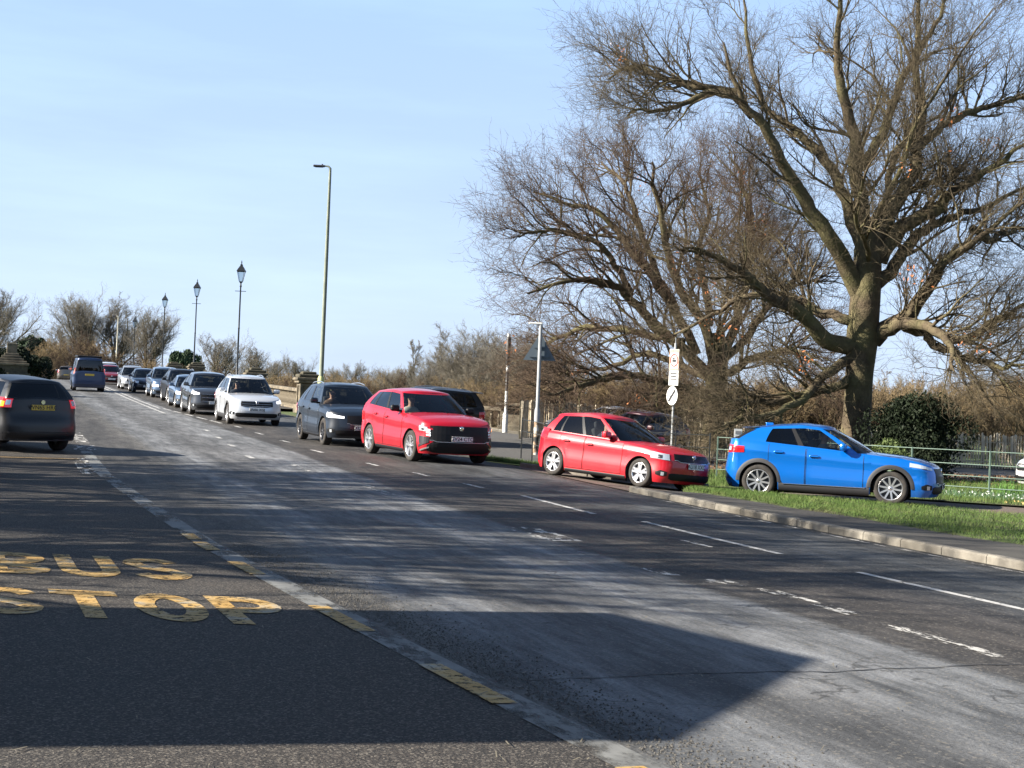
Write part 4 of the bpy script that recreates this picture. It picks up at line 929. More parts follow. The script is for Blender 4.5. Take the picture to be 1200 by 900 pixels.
# prototypes for everything farther off
T_oak = proto_tree(14, 1.0, np.random.default_rng(1), 'twig_grey', .16, 22, (14, 9, 5), rm=.014, L1f=.72, up=.55, lean=(R(20), R(50)))
T_oak2 = proto_tree(13, .95, np.random.default_rng(2), 'twig_grey', .14, 22, (14, 9, 5), rm=.014, up=.45, L1f=.72, lean=(R(22), R(58)))
T_wil = proto_tree(9, .9, np.random.default_rng(3), 'twig_grey', .1, 26, (11, 8, 5), rm=.009, r0=.16, multi=7, up=.35, L1f=.65)
T_slim = proto_tree(10, .42, np.random.default_rng(5), 'twig_grey', .12, 24, (10, 7, 5), rm=.009, r0=.13, up=.6, lean=(R(15), R(40)))
T_scr = [proto_tree(3.4, 1.0, np.random.default_rng(30+i), 'scrub', .08, 12, (8, 6, 5), r0=.06, rm=.007, multi=7, up=.25, lean=(R(20), R(70))) for i in range(3)]
T_scrR = proto_tree(3.4, 1.0, np.random.default_rng(40), 'twig_red', .08, 12, (8, 6, 5), r0=.06, rm=.007, multi=7, up=.25, lean=(R(20), R(70)))
def leafy(rng, w, h, n, size, mat, lobes=14, trunk=True):
    """evergreen shape of leaf clumps: (trunk mesh, crown mesh)"""
    P_ = []
    for k in range(lobes):
        u = rng.random(); c = np.array([rng.normal()*w*.22, rng.normal()*w*.22, h*(.12+.72*u)]); rr = w*(.34-.14*u)*(.7+.6*rng.random()); m_ = n//lobes
        v = rng.normal(size=(m_, 3)); v /= np.linalg.norm(v, axis=1, keepdims=True); P_.append(c+v*rr*(.45+.6*rng.random((m_, 1))**.5)*np.array([1, 1, .85]))
    C = np.concatenate(P_); C = C[C[:, 2] > .02]; A = rng.normal(size=(len(C), 3)); A /= np.linalg.norm(A, axis=1, keepdims=True); B = np.cross(A, rng.normal(size=(len(C), 3))); B /= np.linalg.norm(B, axis=1, keepdims=True)
    s_ = size*(.5+rng.random((len(C), 1))); V = np.stack([C-A*s_, C-B*s_*.5, C+A*s_, C+B*s_*.5], 1).reshape(-1, 3)
    T, TR_ = march(rng.normal(size=(5, 3))*np.array([.1, .1, 0])*w, np.tile([[0, 0, 1.]], (5, 1))+rng.normal(size=(5, 3))*.3, np.full(5, h*.7), np.full(5, h*.015+.02), 6, .1, .2, rng)
    return cat([tubes(T, TR_, 6)], 'trunk', M['bark']), mesh_np('crown', V, np.arange(len(C)*4).reshape(-1, 4), M[mat])
holly = leafy(np.random.default_rng(17), 3.1, 2.75, 30000, .055, 'evergreen', 34)
bp_ = at(1073, 530, 44.5); o = place(holly, 'evergreen_bush', 'dense dark evergreen bush beside the big trunk behind the blue car bonnet', 'bush', bp_.x, bp_.y, 1).scale = (.78, .8, 1.0)
low = leafy(np.random.default_rng(8), 1.7, 1.1, 9000, .045, 'ivy', 12)
place(low, 'low_shrub', 'low green shrub in front of the dark evergreen bush by the estate railing', 'shrub', 10.6, 42.2, 1.0)
con = leafy(np.random.default_rng(12), 7, 7, 14000, .28, 'conifer', 20)
dark = leafy(np.random.default_rng(13), 2.2, 2.3, 8000, .08, 'evergreen', 12)
def far(proto, nm, lab, ct, px, Y, hpx_top, H, group=None, rz=0, zbase=None):
    """put a tree so that its top reaches hpx_top in the photo"""
    H = max(v.co.z for v in proto[1].vertices) if not proto[1].get('H') else proto[1]['H']; proto[1]['H'] = H
    g = at(px, 450, Y); e = elev(g.x, g.y) if zbase is None else zbase
    hor = 477+(px-600)*.0419; top = CAM_H+(hor-hpx_top)*Y/F_PX
    o_ = place(proto, nm, lab, ct, g.x, g.y, (top-e)/H, rz, group, z=e)
    if proto in (T_oak, T_oak2) and Y > 140: o_.scale.x *= 1.2; o_.scale.y *= 1.2
    return o_
far(T_oak, 'bare_tree', 'tallest bare tree above the blue van at the far end of the bridge', 'tree', 97, 210, 330, 13.6)
far(T_oak2, 'bare_tree', 'rounded bare tree behind the pale lamp column in the far group', 'tree', 137, 215, 341, 12.8, rz=1)
far(T_oak, 'bare_tree', 'bare tree behind the second farthest black lamp post', 'tree', 172, 205, 350, 13.6, rz=2.2)
far(T_oak2, 'bare_tree', 'lower bare tree filling the gap left of the tallest far tree', 'tree', 62, 230, 372, 12.8, rz=4)
far(T_oak2, 'bare_tree', 'bare tree cut off by the left edge above the stone bridge pier', 'tree', -14, 150, 330, 12.8, rz=3)
far(con, 'conifer', 'dark green conifer low behind the left bridge pier', 'conifer', 40, 190, 392, 6.6).scale.x *= .6
o = far(con, 'conifer', 'small dark conifer between the two right hand far lamp posts', 'conifer', 214, 320, 408, 6.6, rz=2); o.scale.x = o.scale.y = .9
far(T_oak, 'bare_tree', 'pale bare tree between the two nearest black lamp posts', 'tree', 256, 260, 381, 13.6, rz=1.4)
far(T_oak2, 'bare_tree', 'bare tree just right of the nearest black lamp post', 'tree', 292, 250, 401, 12.8, rz=2.4)
far(T_oak, 'bare_tree', 'small bare tree left of the tall street lamp', 'tree', 350, 240, 411, 13.6, rz=.4)
for k, (px, tp) in enumerate(((398, 424), (422, 421), (446, 427), (465, 428), (320, 412))):
    far((T_oak, T_oak2)[k % 2], 'bare_tree', 'small distant bare tree in the line along the meadow behind the dark car', 'tree', px, 420+k*15, tp, 13.2, 'distant meadow trees', rz=k)
far(T_slim, 'slender_tree', 'slender bare tree standing left of the willow thicket', 'tree', 487, 120, 397, 9.2)
far(T_slim, 'slender_tree', 'slender bare tree just left of the black and white pole', 'tree', 513, 112, 399, 9.2, rz=2)
far(T_wil, 'willow_tree', 'bushy bare willow behind the stone balustrade and the black and white pole', 'tree', 563, 92, 372, 8.6)
far(T_wil, 'willow_tree', 'bushy bare willow behind the triangular sign', 'tree', 615, 98, 378, 8.6, rz=2)
far(T_wil, 'willow_tree', 'bare willow thicket left of the willow behind the balustrade', 'tree', 535, 104, 402, 8.6, rz=1)
rs = random.Random(5)
for k in range(46):        # thicket behind the fences
    px = 500+k*16.2+rs.uniform(-8, 8); Y = rs.uniform(68, 92); far(T_scr[k % 3] if k % 4 else T_scrR, 'thicket_shrub', 'twiggy brown shrub in the thicket behind the paling fence', 'shrub', px, Y, 458-(px-500)*.005-rs.uniform(0, 26), 3.3, 'thicket shrubs behind the paling fence', rz=rs.uniform(0, 6), zbase=.0)
for k in range(17):
    px = 600+k*25+rs.uniform(-8, 8); Y = rs.uniform(63, 66.5); far(T_scr[k % 3] if k % 3 else T_scrR, 'thicket_shrub', 'tall twiggy shrub just behind the paling fence under the wide bare tree', 'shrub', px, Y, 428+rs.uniform(-12, 18), 3.3, 'tall shrubs just behind the paling fence', rz=rs.uniform(0, 6), zbase=.0)
for k in range(10):
    px = 560+k*70+rs.uniform(-12, 12); Y = rs.uniform(95, 130); far((T_wil, T_oak2, T_oak)[k % 3], 'woodland_tree', 'bare tree in the wood beyond the thicket', 'tree', px, Y, 440-rs.uniform(0, 22), (8.6, 12.8, 13.6)[k % 3], 'bare trees of the wood beyond', rz=rs.uniform(0, 6), zbase=-.5)
for k in range(34):        # scrub along the river beyond the bridge
    px = 195+k*9.6+rs.uniform(-5, 5); Y = rs.uniform(120, 190); far(T_scr[k % 3] if k % 3 else T_scrR, 'riverside_scrub', 'rusty brown scrub along the river beyond the stone parapet', 'shrub', px, Y, 437-rs.uniform(0, 14)+(px-195)*.03, 3.3, 'riverside scrub beyond the parapet', rz=rs.uniform(0, 6), zbase=.4)
for k, (px, Y, tp) in enumerate(((60, 175, 392), (84, 180, 384), (110, 190, 392), (132, 188, 404), (46, 150, 408), (70, 165, 404), (100, 200, 396), (160, 190, 408), (180, 185, 416), (34, 120, 424))):
    far(T_scrR if k % 2 else T_scr[k % 3], 'roadside_scrub', 'dense brown scrub below the far bare trees at the end of the bridge', 'shrub', px, Y, tp, 3.3, 'scrub below the far trees', rz=k, zbase=1.2)
place(dark, 'dark_bush', 'round dark bush right of the left bridge pier', 'bush', at(25, 430, 88).x, 88, 1.1)
place(dark, 'dark_bush', 'dark bush by the roadside left of the brown suv', 'bush', at(44, 440, 140).x, 140, 1.0, rz=2)
place(dark, 'dark_bush', 'dark bush at the left edge in front of the bridge pier', 'bush', at(-6, 430, 66).x, 66, .75, rz=1)
place(low, 'clipped_shrub', 'small bright green shrub by the lay-by kerb at the left edge', 'shrub', -9.0, 25.0, .55)
for k, (px, Y, tp) in enumerate(((520, 96, 412), (470, 130, 425), (590, 90, 395), (640, 104, 392))):
    far(T_wil, 'willow_tree', 'bushy bare willow in the row beyond the stone balustrade', 'tree', px, Y, tp, 8.6, 'willows beyond the balustrade', rz=k*1.3+.5)
# trees standing outside the frame on the left: their shadows streak the road
T_sh = proto_tree(12, .85, np.random.default_rng(61), 'twig', .14, 30, (11, 5, 3), rm=.016, r0=.42, up=.25, L1f=.6)
for X, Y, rz, sc in ((-14.6, 13.3, 0, 1.0), (-16.5, 17.0, 2, 1.1), (-16.2, 21.3, 4, 1.0), (-21, 14.5, 5, 1.1), (-18.5, 25.5, 1, .9)):
    place(T_sh, 'garden_tree', 'bare garden tree outside the frame on the left', 'tree', X, Y, sc, rz, 'garden trees on the left', z=0)

# ------------------------------------------------------------------ street furniture and walls
M['cast'] = pmat('cast_iron_black', (.012, .014, .016), .4); M['galv'] = nmat('galvanised_steel', [(.3, (.24, .25, .26)), (.7, (.36, .37, .37))], 5, rough=.55)
M['olive'] = nmat('weathered_grey_green_paint', [(.3, (.14, .16, .12)), (.7, (.22, .24, .18))], 3, rough=.6); M['lichen'] = nmat('lichen_yellow_paint', [(.3, (.38, .40, .14)), (.7, (.5, .5, .25))], 3, rough=.7)
M['cream'] = pmat('pale_cream_paint', (.50, .46, .34), .6)
M['stone'] = nmat('weathered_stone', [(.3, (.10, .082, .058)), (.55, (.19, .16, .115)), (.8, (.27, .235, .17))], 4, 8, rough=.95, bump=.8, bscale=30, second=(1.8, .75, (.06, .055, .045)))
M['stone_dark'] = nmat('mossy_stone', [(.3, (.045, .04, .032)), (.7, (.10, .09, .06))], 5, 8, rough=.95, bump=.8, bscale=30)
M['white_p'] = nmat('white_pole_paint', [(.3, (.55, .55, .52)), (.7, (.7, .7, .68))], 6, rough=.5); M['black_p'] = pmat('black_pole_paint', (.02, .018, .018), .5)
M['wood'] = nmat('split_chestnut', [(.3, (.38, .30, .20)), (.5, (.58, .50, .37)), (.7, (.68, .60, .47))], 6, rough=.9, vec=(4, 4, .5))
M['rail_green'] = pmat('estate_rail_green', (.10, .15, .12), .6); M['rail_black'] = pmat('estate_rail_black', (.02, .022, .022), .5)
M['sign_back'] = pmat('sign_back_grey', (.085, .11, .13), .5); M['sign_w'] = pmat('sign_white', (.75, .74, .70), .5); M['sign_r'] = pmat('sign_red', (.5, .03, .02), .5); M['sign_o'] = pmat('sign_orange', (.60, .36, .24), .5); M['sign_k'] = pmat('sign_black', (.03, .03, .035), .5)
def lamp(label, px, Y, top, group='black lantern posts on the bridge'):
    b = at(px, 450, Y); z = elev(b.x, b.y); hor = 477+(px-600)*.0419; H = CAM_H+(hor-top)*Y/F_PX-z
    r_ = empty('lamp_post', (b.x, b.y, z), 0, label=label, cat='lamp post', group=group)
    c = MB(); h1 = H-1.35; c.lathe([(.17, 0), (.17, .12), (.13, .18), (.13, .75), (.15, .8), (.09, .9), (.075, 1.3), (.085, 1.35), (.062, 1.4), (.05, h1*.6), (.065, h1*.6+.05), (.05, h1*.6+.1), (.04, h1-.25), (.07, h1-.2), (.045, h1-.12), (.045, h1)], 12, caps=False); c.build('post', M['cast'], r_)
    c = MB(); c.tube([(-.33, 0, h1*.93), (.33, 0, h1*.93)], .018, 6)
    if Y < 150: c.build('ladder_bar', M['cast'], r_)
    h = MB(); h.lathe([(.05, h1), (.12, h1+.05), (.14, h1+.1)], 4, ph=.5, sm=False)
    for k in range(4):
        a = (k+.5)*math.pi/2; h.tube([(.14*math.cos(a), .14*math.sin(a), h1+.1), (.29*math.cos(a), .29*math.sin(a), h1+.68)], .016, 4)
    h.lathe([(.33, h1+.68), (.35, h1+.72), (.16, h1+.98), (.10, h1+1.02), (.10, h1+1.1), (.04, h1+1.14), (.03, h1+1.2), (.045, h1+1.24), (.005, h1+1.38)], 4, ph=.5, sm=False); lh = h.build('lantern', M['cast'], r_)
    g = MB(); g.lathe([(.13, h1+.1), (.28, h1+.68)], 4, ph=.5, sm=False, caps=False); g.build('pane', M['lamp_glass'], lh)
    return r_
lamp('tallest looking black lantern post, just behind the silver suv', 283-6, 89, 305)
lamp('black lantern post second from the right, behind the dark queue cars', 226, 112, 327)
lamp('black lantern post third from the right, above the dark blue queue car', 189, 135, 343)
lamp('farthest small black lantern post in front of the far trees', 155, 168, 370)
def column(label, px, Y, top, mat, low=None, arm=-1):
    b = at(px, 450, Y); z = elev(b.x, b.y); hor = 477+(px-600)*.0419; H = CAM_H+(hor-top)*Y/F_PX-z
    r_ = empty('street_light', (b.x, b.y, z), 0, label=label, cat='street light')
    c = MB(); c.lathe([(.13, 0), (.13, 1.6), (.10, 1.7), (.085, H*.6), (.06, H-.35)], 12, caps=False); c.tube([(0, 0, H-.36), (0, 0, H-.14), (arm*.08, 0, H-.05), (arm*.28, 0, H-.03)], [.06, .055, .045, .035], 8)
    c.build('column', M[mat], r_)
    c = MB(); c.box((arm*.50, 0, H-.045), (.52, .2, .09), bev=.035); c.box((arm*.5, 0, H-.09), (.34, .14, .03)); c.box((arm*.36, 0, H+.02), (.07, .07, .06), bev=.02); c.build('lamp_head', M['sign_k'], r_)
    if low: c = MB(); c.lathe([(.145, .0), (.145, 1.62), (.11, 1.72)], 12, caps=False); c.build('column_base', M[low], r_)
column('tall grey green street light with a short arm behind the navy suv', 376, 66, 193, 'olive', 'lichen')
column('pale cream street light column in front of the far trees, right one', 135, 190, 370, 'cream')
column('pale cream street light column above the blue van', 92, 215, 375, 'cream')
# stone piers and balustrade
def pier(px, Y, w, H, label, cap=True, rz=TH, X=None):
    b = at(px, 450, Y); x = b.x if X is None else X; z = elev(x, Y)
    r_ = empty('stone_pier', (x, Y, z), rz, label=label, cat='pier')
    c = MB(); c.box((0, 0, .15), (w+.16, w+.16, .4), bev=.02); c.box((0, 0, H*.5), (w*.8, w*.8, H-.3), bev=.02); c.box((0, 0, H-.36), (w*.9, w*.9, .1), bev=.02)
    for i in (-1, 1):
        for j in (-1, 1): c.box((i*w*.40, j*w*.40, H*.5), (w*.14, w*.14, H-.5), bev=.02)
    c.build('shaft', M['stone'], r_)
    c = MB(); c.box((0, 0, H-.2), (w+.14, w+.14, .13), bev=.02); c.box((0, 0, H-.08), (w+.3, w+.3, .12), bev=.025); c.build('cornice', M['stone'], r_)
    if cap: c = MB(); c.box((0, 0, H+.06), (w+.1, w+.1, .16), bev=.05); c.box((0, 0, H+.2), (w*.7, w*.7, .14), bev=.06); c.build('cap', M['stone_dark'], r_)
    return r_
pA = pier(361, 69.4, .95, 1.62, 'stone bridge pier with dark mossy cap left of the tall street light')
pB = pier(299, 84, .95, 1.62, 'stone bridge pier just behind the roof of the silver suv')
pC = pier(229, 112, 1.0, 1.7, 'stone bridge pier beyond the dark grey suv')
pD = pier(203, 129, 1.0, 1.7, 'farthest stone bridge pier beyond the queue')
b_ = at(12, 450, 76); r_ = empty('bridge_end_pier', (b_.x, b_.y, elev(b_.x, b_.y)), TH, label='big stepped stone pier with pale block on top at the left end of the bridge', cat='pier')
c = MB(); c.box((0, 0, .5), (1.9, 1.9, 1.1), bev=.03); c.box((0, 0, 1.25), (1.6, 1.6, .5), bev=.03); c.build('plinth', M['stone_dark'], r_)
c = MB()
for k, (w, z) in enumerate(((1.75, 1.5), (1.5, 1.62), (1.2, 1.75), (.95, 1.88), (.7, 2.0))): c.box((0, 0, z), (w, w, .11), bev=.02)
c.build('steps', M['stone'], r_); c = MB(); c.box((0, 0, 2.3), (.5, .5, .55), bev=.03); c.build('block', M['stone'], r_)
BAL = MB(); BAL.lathe([(.085, .16), (.085, .22), (.06, .25), (.055, .3), (.10, .42), (.105, .5), (.06, .72), (.055, .80), (.08, .84), (.08, .88)], 12, caps=False); BALm = BAL.mesh('baluster', M['stone'])
def balustrade(p, q, label, n=None, H=1.1, inset=.5):
    p, q = Vector(p), Vector(q); d = q-p; L = d.length; u = d/L; p = p+u*inset; q = q-u*inset; L = (q-p).length; an = math.atan2(u.y, u.x)
    z0, z1 = elev(p.x, p.y), elev(q.x, q.y); r_ = empty('balustrade', (p.x, p.y, z0), an, label=label, cat='balustrade'); sl = (z1-z0)/L
    sh = Matrix.Identity(4); sh[2][0] = sl
    c = MB(); c.box((L/2, 0, -.1), (L, .34, .56), M=sh); c.build('plinth', M['stone'], r_); c = MB(); c.box((L/2, 0, H-.12), (L, .40, .16), bev=.03, M=sh); c.build('coping', M['stone'], r_)
    n = min(100, n or int(L/.36))
    for k in range(n):
        x = L*(k+.5)/n; o = link('baluster', BALm, r_); o.location = (x, 0, sl*x+.0); o.scale = (1, 1, (H-.16)/.92)
def P2(o): return (o.location.x, o.location.y)
pE = pier(604, 64.6, 1.1, 1.34, 'broad plain stone end pier beside the black and white pole', cap=False, rz=-.15)
balustrade(P2(pE), (-8.6, 67.9), 'stone balustrade with bulbous balusters behind the red suv and black suv')
balustrade(P2(pA), P2(pB), 'stone balustrade between the two nearest bridge piers behind the silver suv')
balustrade(P2(pB), P2(pC), 'stone balustrade beyond the silver suv hidden mostly by the queue')
balustrade(P2(pC), P2(pD), 'far stone balustrade between the two farthest bridge piers')
# poles and signs
def base_pole(name, label, px, Y, top, cat_):
    b = at(px, 450, Y); z = elev(b.x, b.y); hor = 477+(px-600)*.0419; H = CAM_H+(hor-top)*Y/F_PX-z
    return empty(name, (b.x, b.y, z), 0, label=label, cat=cat_), H
r_, H = base_pole('sign_post', 'pale grey post carrying the dark back of a triangular road sign', 631, 45.5, 380, 'road sign')
c = MB(); c.lathe([(.085, 0), (.085, .95), (.085, 1.0)], 14, caps=True); c.build('post_base', nmat('rusty_banded_base', [(.42, (.03, .03, .03)), (.5, (.30, .2, .12)), (.58, (.55, .55, .52))], 3, rough=.7), r_)
c = MB(); c.lathe([(.085, 1.0), (.085, 1.35), (.055, 1.45), (.055, H)], 14); c.build('pole', M['galv'], r_)
c = MB(); w, h = .50, .84; z0 = H-1.1
tri = [(-w, z0), (w, z0), (0, z0+h)]
c.add([(x+.0, .09, z) for x, z in tri]+[(x, .105, z) for x, z in tri], [(0, 1, 2), (5, 4, 3), (0, 3, 4, 1), (1, 4, 5, 2), (2, 5, 3, 0)]); c.build('sign_plate', M['sign_back'], r_)
c = MB(); c.box((0, .07, z0+.12), (.62, .03, .05)); c.box((0, .07, z0+.40), (.34, .03, .05)); c.build('bracket', M['sign_back'], r_)
c = MB(); c.box((-.16, 0, H+.02), (.42, .12, .06), bev=.02); c.build('sign_light', M['sign_w'], r_)
r_, H = base_pole('banded_pole', 'thin pole painted black above and white below in front of the end pier', 594, 62.2, 391, 'pole')
c = MB(); c.lathe([(.11, 0), (.11, .75), (.06, .85), (.06, H*.52)], 12, caps=False); c.build('white_section', M['white_p'], r_)
c = MB(); c.lathe([(.065, H*.42), (.065, H*.62), (.062, H*.62)], 12, caps=False); c.lathe([(.085, H*.68), (.11, H*.74), (.11, H*.95), (.06, H*.97)], 12, caps=False); c.build('black_section', M['black_p'], r_)
c = MB(); c.lathe([(.062, H*.62), (.062, H*.68)], 12, caps=False); c.lathe([(.07, H*.965), (.07, H)], 12); c.build('white_band', M['white_p'], r_)
r_, H = base_pole('warning_sign', 'tall white plate with red ring above a round white sign on thin post', 790, 43.0, 402, 'road sign')
c = MB(); c.lathe([(.035, 0), (.035, H)], 10); c.build('post', M['galv'], r_)
rot = Matrix.Rotation(R(-32), 4, 'Z'); zt = H-.16
c = MB(); c.box((0, -.05, zt-.54), (.30, .02, 1.04), M=rot); pl = c.build('sign_plate', M['sign_w'], r_)
c = MB(); c.box((0, -.064, zt-.07), (.27, .008, .09), M=rot); c.box((0, -.064, zt-.60), (.28, .008, .05), M=rot)
for sx_ in (-1, 1): c.box((sx_*.138, -.064, zt-.33), (.018, .008, .5), M=rot)
c.build('orange_band', M['sign_o'], pl)
c = MB(); V = []
for k in range(24):
    a = 2*math.pi*k/24
    for r__ in (.125, .10): V.append(rot @ Vector((r__*math.cos(a), -.066, zt-.34+r__*1.5*math.sin(a))))
c.add(V, [(2*k, (2*k+2) % 48, (2*k+3) % 48, 2*k+1) for k in range(24)]); c.build('red_ring', M['sign_r'], pl)
c = MB(); c.box((0, -.066, zt-.35), (.12, .006, .07), M=rot); c.box((-.02, -.066, zt-.28), (.07, .006, .04), M=rot); c.box((0, -.066, zt-.72), (.2, .006, .03), M=rot); c.box((0, -.066, zt-.80), (.17, .006, .03), M=rot); c.box((0, -.066, zt-.88), (.2, .006, .03), M=rot); c.build('symbol', M['sign_k'], pl)
c = MB(); rot2 = Matrix.Rotation(R(-56), 4, 'Z'); V = []
for y in (-.05, -.066):
    for k in range(24): a = 2*math.pi*k/24; V.append(rot2 @ Vector((.24*math.cos(a), y, zt-1.36+.27*math.sin(a))))
c.add(V, [tuple(range(24))[::-1], tuple(range(24, 48))]+[(k, (k+1) % 24, 24+(k+1) % 24, 24+k) for k in range(24)]); ro = c.build('round_plate', M['sign_w'], r_)
c = MB(); c.box((0, -.072, 0), (.07, .006, .44), M=Matrix.Translation((0, 0, zt-1.36)) @ rot2 @ Matrix.Rotation(R(40), 4, 'Y')); c.build('diagonal_bar', M['sign_k'], ro)
c = MB(); c.tube([(0, 0, H-.02), (0, 0, H+.16)], .012, 6); c.build('bracket', M['galv'], r_)
# paling fence
def fence_run(pts, H, name, label, gap=.115, mat='wood'):
    r_ = empty(name, (pts[0][0], pts[0][1], 0), 0, label=label, cat='fence'); o = Vector((pts[0][0], pts[0][1], 0)); rn = random.Random(8)
    c = MB(); rail = MB(); Lt = 0
    for a, b in zip(pts[:-1], pts[1:]):
        a, b = Vector(a), Vector(b); d = b-a; L = d.length; u = d/L; n = int(L/gap); an = math.atan2(u.y, u.x)
        for k in range(n):
            p = a+u*(L*(k+.5)/n); z = elev(p.x, p.y); h = H*rn.uniform(.93, 1.05); w = rn.uniform(.055, .08)
            c.add([(v.x-o.x, v.y-o.y, v.z) for v in [Matrix.Translation((p.x, p.y, z)) @ Matrix.Rotation(an, 4, 'Z') @ Matrix.Rotation(rn.gauss(0, .025), 4, 'Y') @ Vector(q) for q in ((-w/2, 0, .03), (.3*w, -w*.55, .03), (w/2, .01, .03), (-.1*w, w*.3, .03), (-w/2, 0, h-.06), (.3*w, -w*.55, h-.06), (w/2, .01, h-.06), (-.1*w, w*.3, h-.06), (0, 0, h))]],
                  [(0, 1, 5, 4), (1, 2, 6, 5), (2, 3, 7, 6), (3, 0, 4, 7), (4, 5, 8), (5, 6, 8), (6, 7, 8), (7, 4, 8)])
        for zz in (.28, H-.35): rail.tube([(a.x-o.x, a.y-o.y+.03, elev(a.x, a.y)+zz), (b.x-o.x, b.y-o.y+.03, elev(b.x, b.y)+zz)], .02, 5)
        m_ = max(1, int(L/2.6))
        for k in range(m_+1):
            p = a+u*(L*k/m_); q = MB(); q.box((p.x-o.x, p.y-o.y+.08, elev(p.x, p.y)+H*.5), (.09, .09, H*1.02), bev=.01); q.build('post', M['stone_dark'], r_)
    c.build('paling_panel', M[mat], r_); rail.build('rail', M[mat], r_)
fence_run([(.35, 51.8), (1.4, 53), (5, 55.5), (10.5, 58.5), (19, 60), (27, 58), (34, 54)], 1.42, 'paling_fence', 'long rustic fence of pale split palings behind the cars and the big tree')
def estate(pts, label, mat, H=1.12, post=1.9, rails=(1.1, .78, .5, .24)):
    r_ = empty('estate_railing', (pts[0][0], pts[0][1], 0), 0, label=label, cat='railing'); o = Vector((pts[0][0], pts[0][1], 0)); P_ = resample(pts, max(2, int(sum(math.dist(pts[i], pts[i+1]) for i in range(len(pts)-1))/post)+1))
    for z in rails:
        c = MB(); c.tube([(p[0]-o.x, p[1]-o.y, elev(*p)+z) for p in P_], .012, 6); c.build('rail', M[mat], r_)
    for p in P_: c = MB(); c.box((p[0]-o.x, p[1]-o.y, elev(*p)+H/2), (.038, .038, H), bev=.004); c.build('post', M[mat], r_)
estate([(.35, 43.5), (1.0, 41.6), (2.6, 41.2), (5.4, 40.3)], 'black estate railing around the triangular sign post left of the red hatchback', 'rail_black', 1.2, .85, (1.14, .8, .48))
estate([(5.6, 40.2), (7.6, 38.6), (9.8, 36.2), (14, 33.0), (20, 29.0), (27, 24)], 'green estate railing behind the blue hatchback and the verge', 'rail_green')
# notice
b = at(865, 509, 39.2); r_ = empty('notice', (b.x, b.y, b.z), .1, label='small white paper notice tied to the railing by the blue car tail', cat='notice')
c = MB(); c.box((0, 0, 0), (.21, .012, .29)); pl = c.build('board', M['sign_w'], r_)
c = MB(); c.box((0, -.009, .05), (.15, .005, .08)); c.box((0, -.009, -.05), (.13, .005, .02)); c.box((0, -.009, -.09), (.14, .005, .015)); c.build('print', pmat('faded_print', (.25, .25, .26), .6), pl)
# unseen gabled building left of the frame, shaped to throw the big shadow
M['brick'] = bpy.data.materials.new('brick'); M['brick'].use_nodes = True; t = M['brick'].node_tree; br = N(t, 'ShaderNodeTexBrick'); br.inputs['Color1'].default_value = (.28, .10, .06, 1); br.inputs['Color2'].default_value = (.22, .08, .05, 1); br.inputs['Mortar'].default_value = (.3, .27, .22, 1); br.inputs['Scale'].default_value = 4.5
tcx = N(t, 'ShaderNodeTexCoord'); t.links.new(tcx.outputs['Object'], br.inputs['Vector']); t.links.new(br.outputs[0], t.nodes['Principled BSDF'].inputs['Base Color'])
qd = Vector((.974, .225, 0)); pd = Vector((-.225, .974, 0)); TE = 1/math.tan(SUN_EL)
def bp3(p_, q_, z): v = pd*p_+qd*q_; return Vector((v.x, v.y, z))
Ha = 5.6; q0 = 4.33-Ha*TE; e1 = (3.6-q0)/TE; e2 = (2.56-q0)/TE      # ridge and eaves heights that throw the outline seen on the road
r_ = empty('shadow_building', (0, 0, 0), 0, label='unseen gabled building outside the frame on the left, shaped to throw the road shadow', cat='house')
c = MB(); pr = [(11.84, e1), (9.73, Ha), (7.35, e2)]; V = []
for q_ in (q0-9, q0): V += [bp3(11.84, q_, 0), bp3(7.35, q_, 0), bp3(7.35, q_, e2), bp3(9.73, q_, Ha), bp3(11.84, q_, e1)]
c.add(V, [(0, 1, 2, 3, 4), (9, 8, 7, 6, 5), (0, 5, 6, 1), (1, 6, 7, 2), (4, 9, 5, 0)]); c.build('wall', M['brick'], r_)
c = MB()
for a, b in (((11.9, e1-.02), (9.73, Ha+.05)), ((9.73, Ha+.05), (7.3, e2-.02))):
    c.add([bp3(a[0], q0-9.1, a[1]), bp3(b[0], q0-9.1, b[1]), bp3(b[0], q0+.02, b[1]), bp3(a[0], q0+.02, a[1]), bp3(a[0], q0-9.1, a[1]+.06), bp3(b[0], q0-9.1, b[1]+.06), bp3(b[0], q0+.02, b[1]+.06), bp3(a[0], q0+.02, a[1]+.06)], [(0, 1, 2, 3), (7, 6, 5, 4), (0, 4, 5, 1), (1, 5, 6, 2), (2, 6, 7, 3), (3, 7, 4, 0)])
c.build('roof', M['stone_dark'], r_)
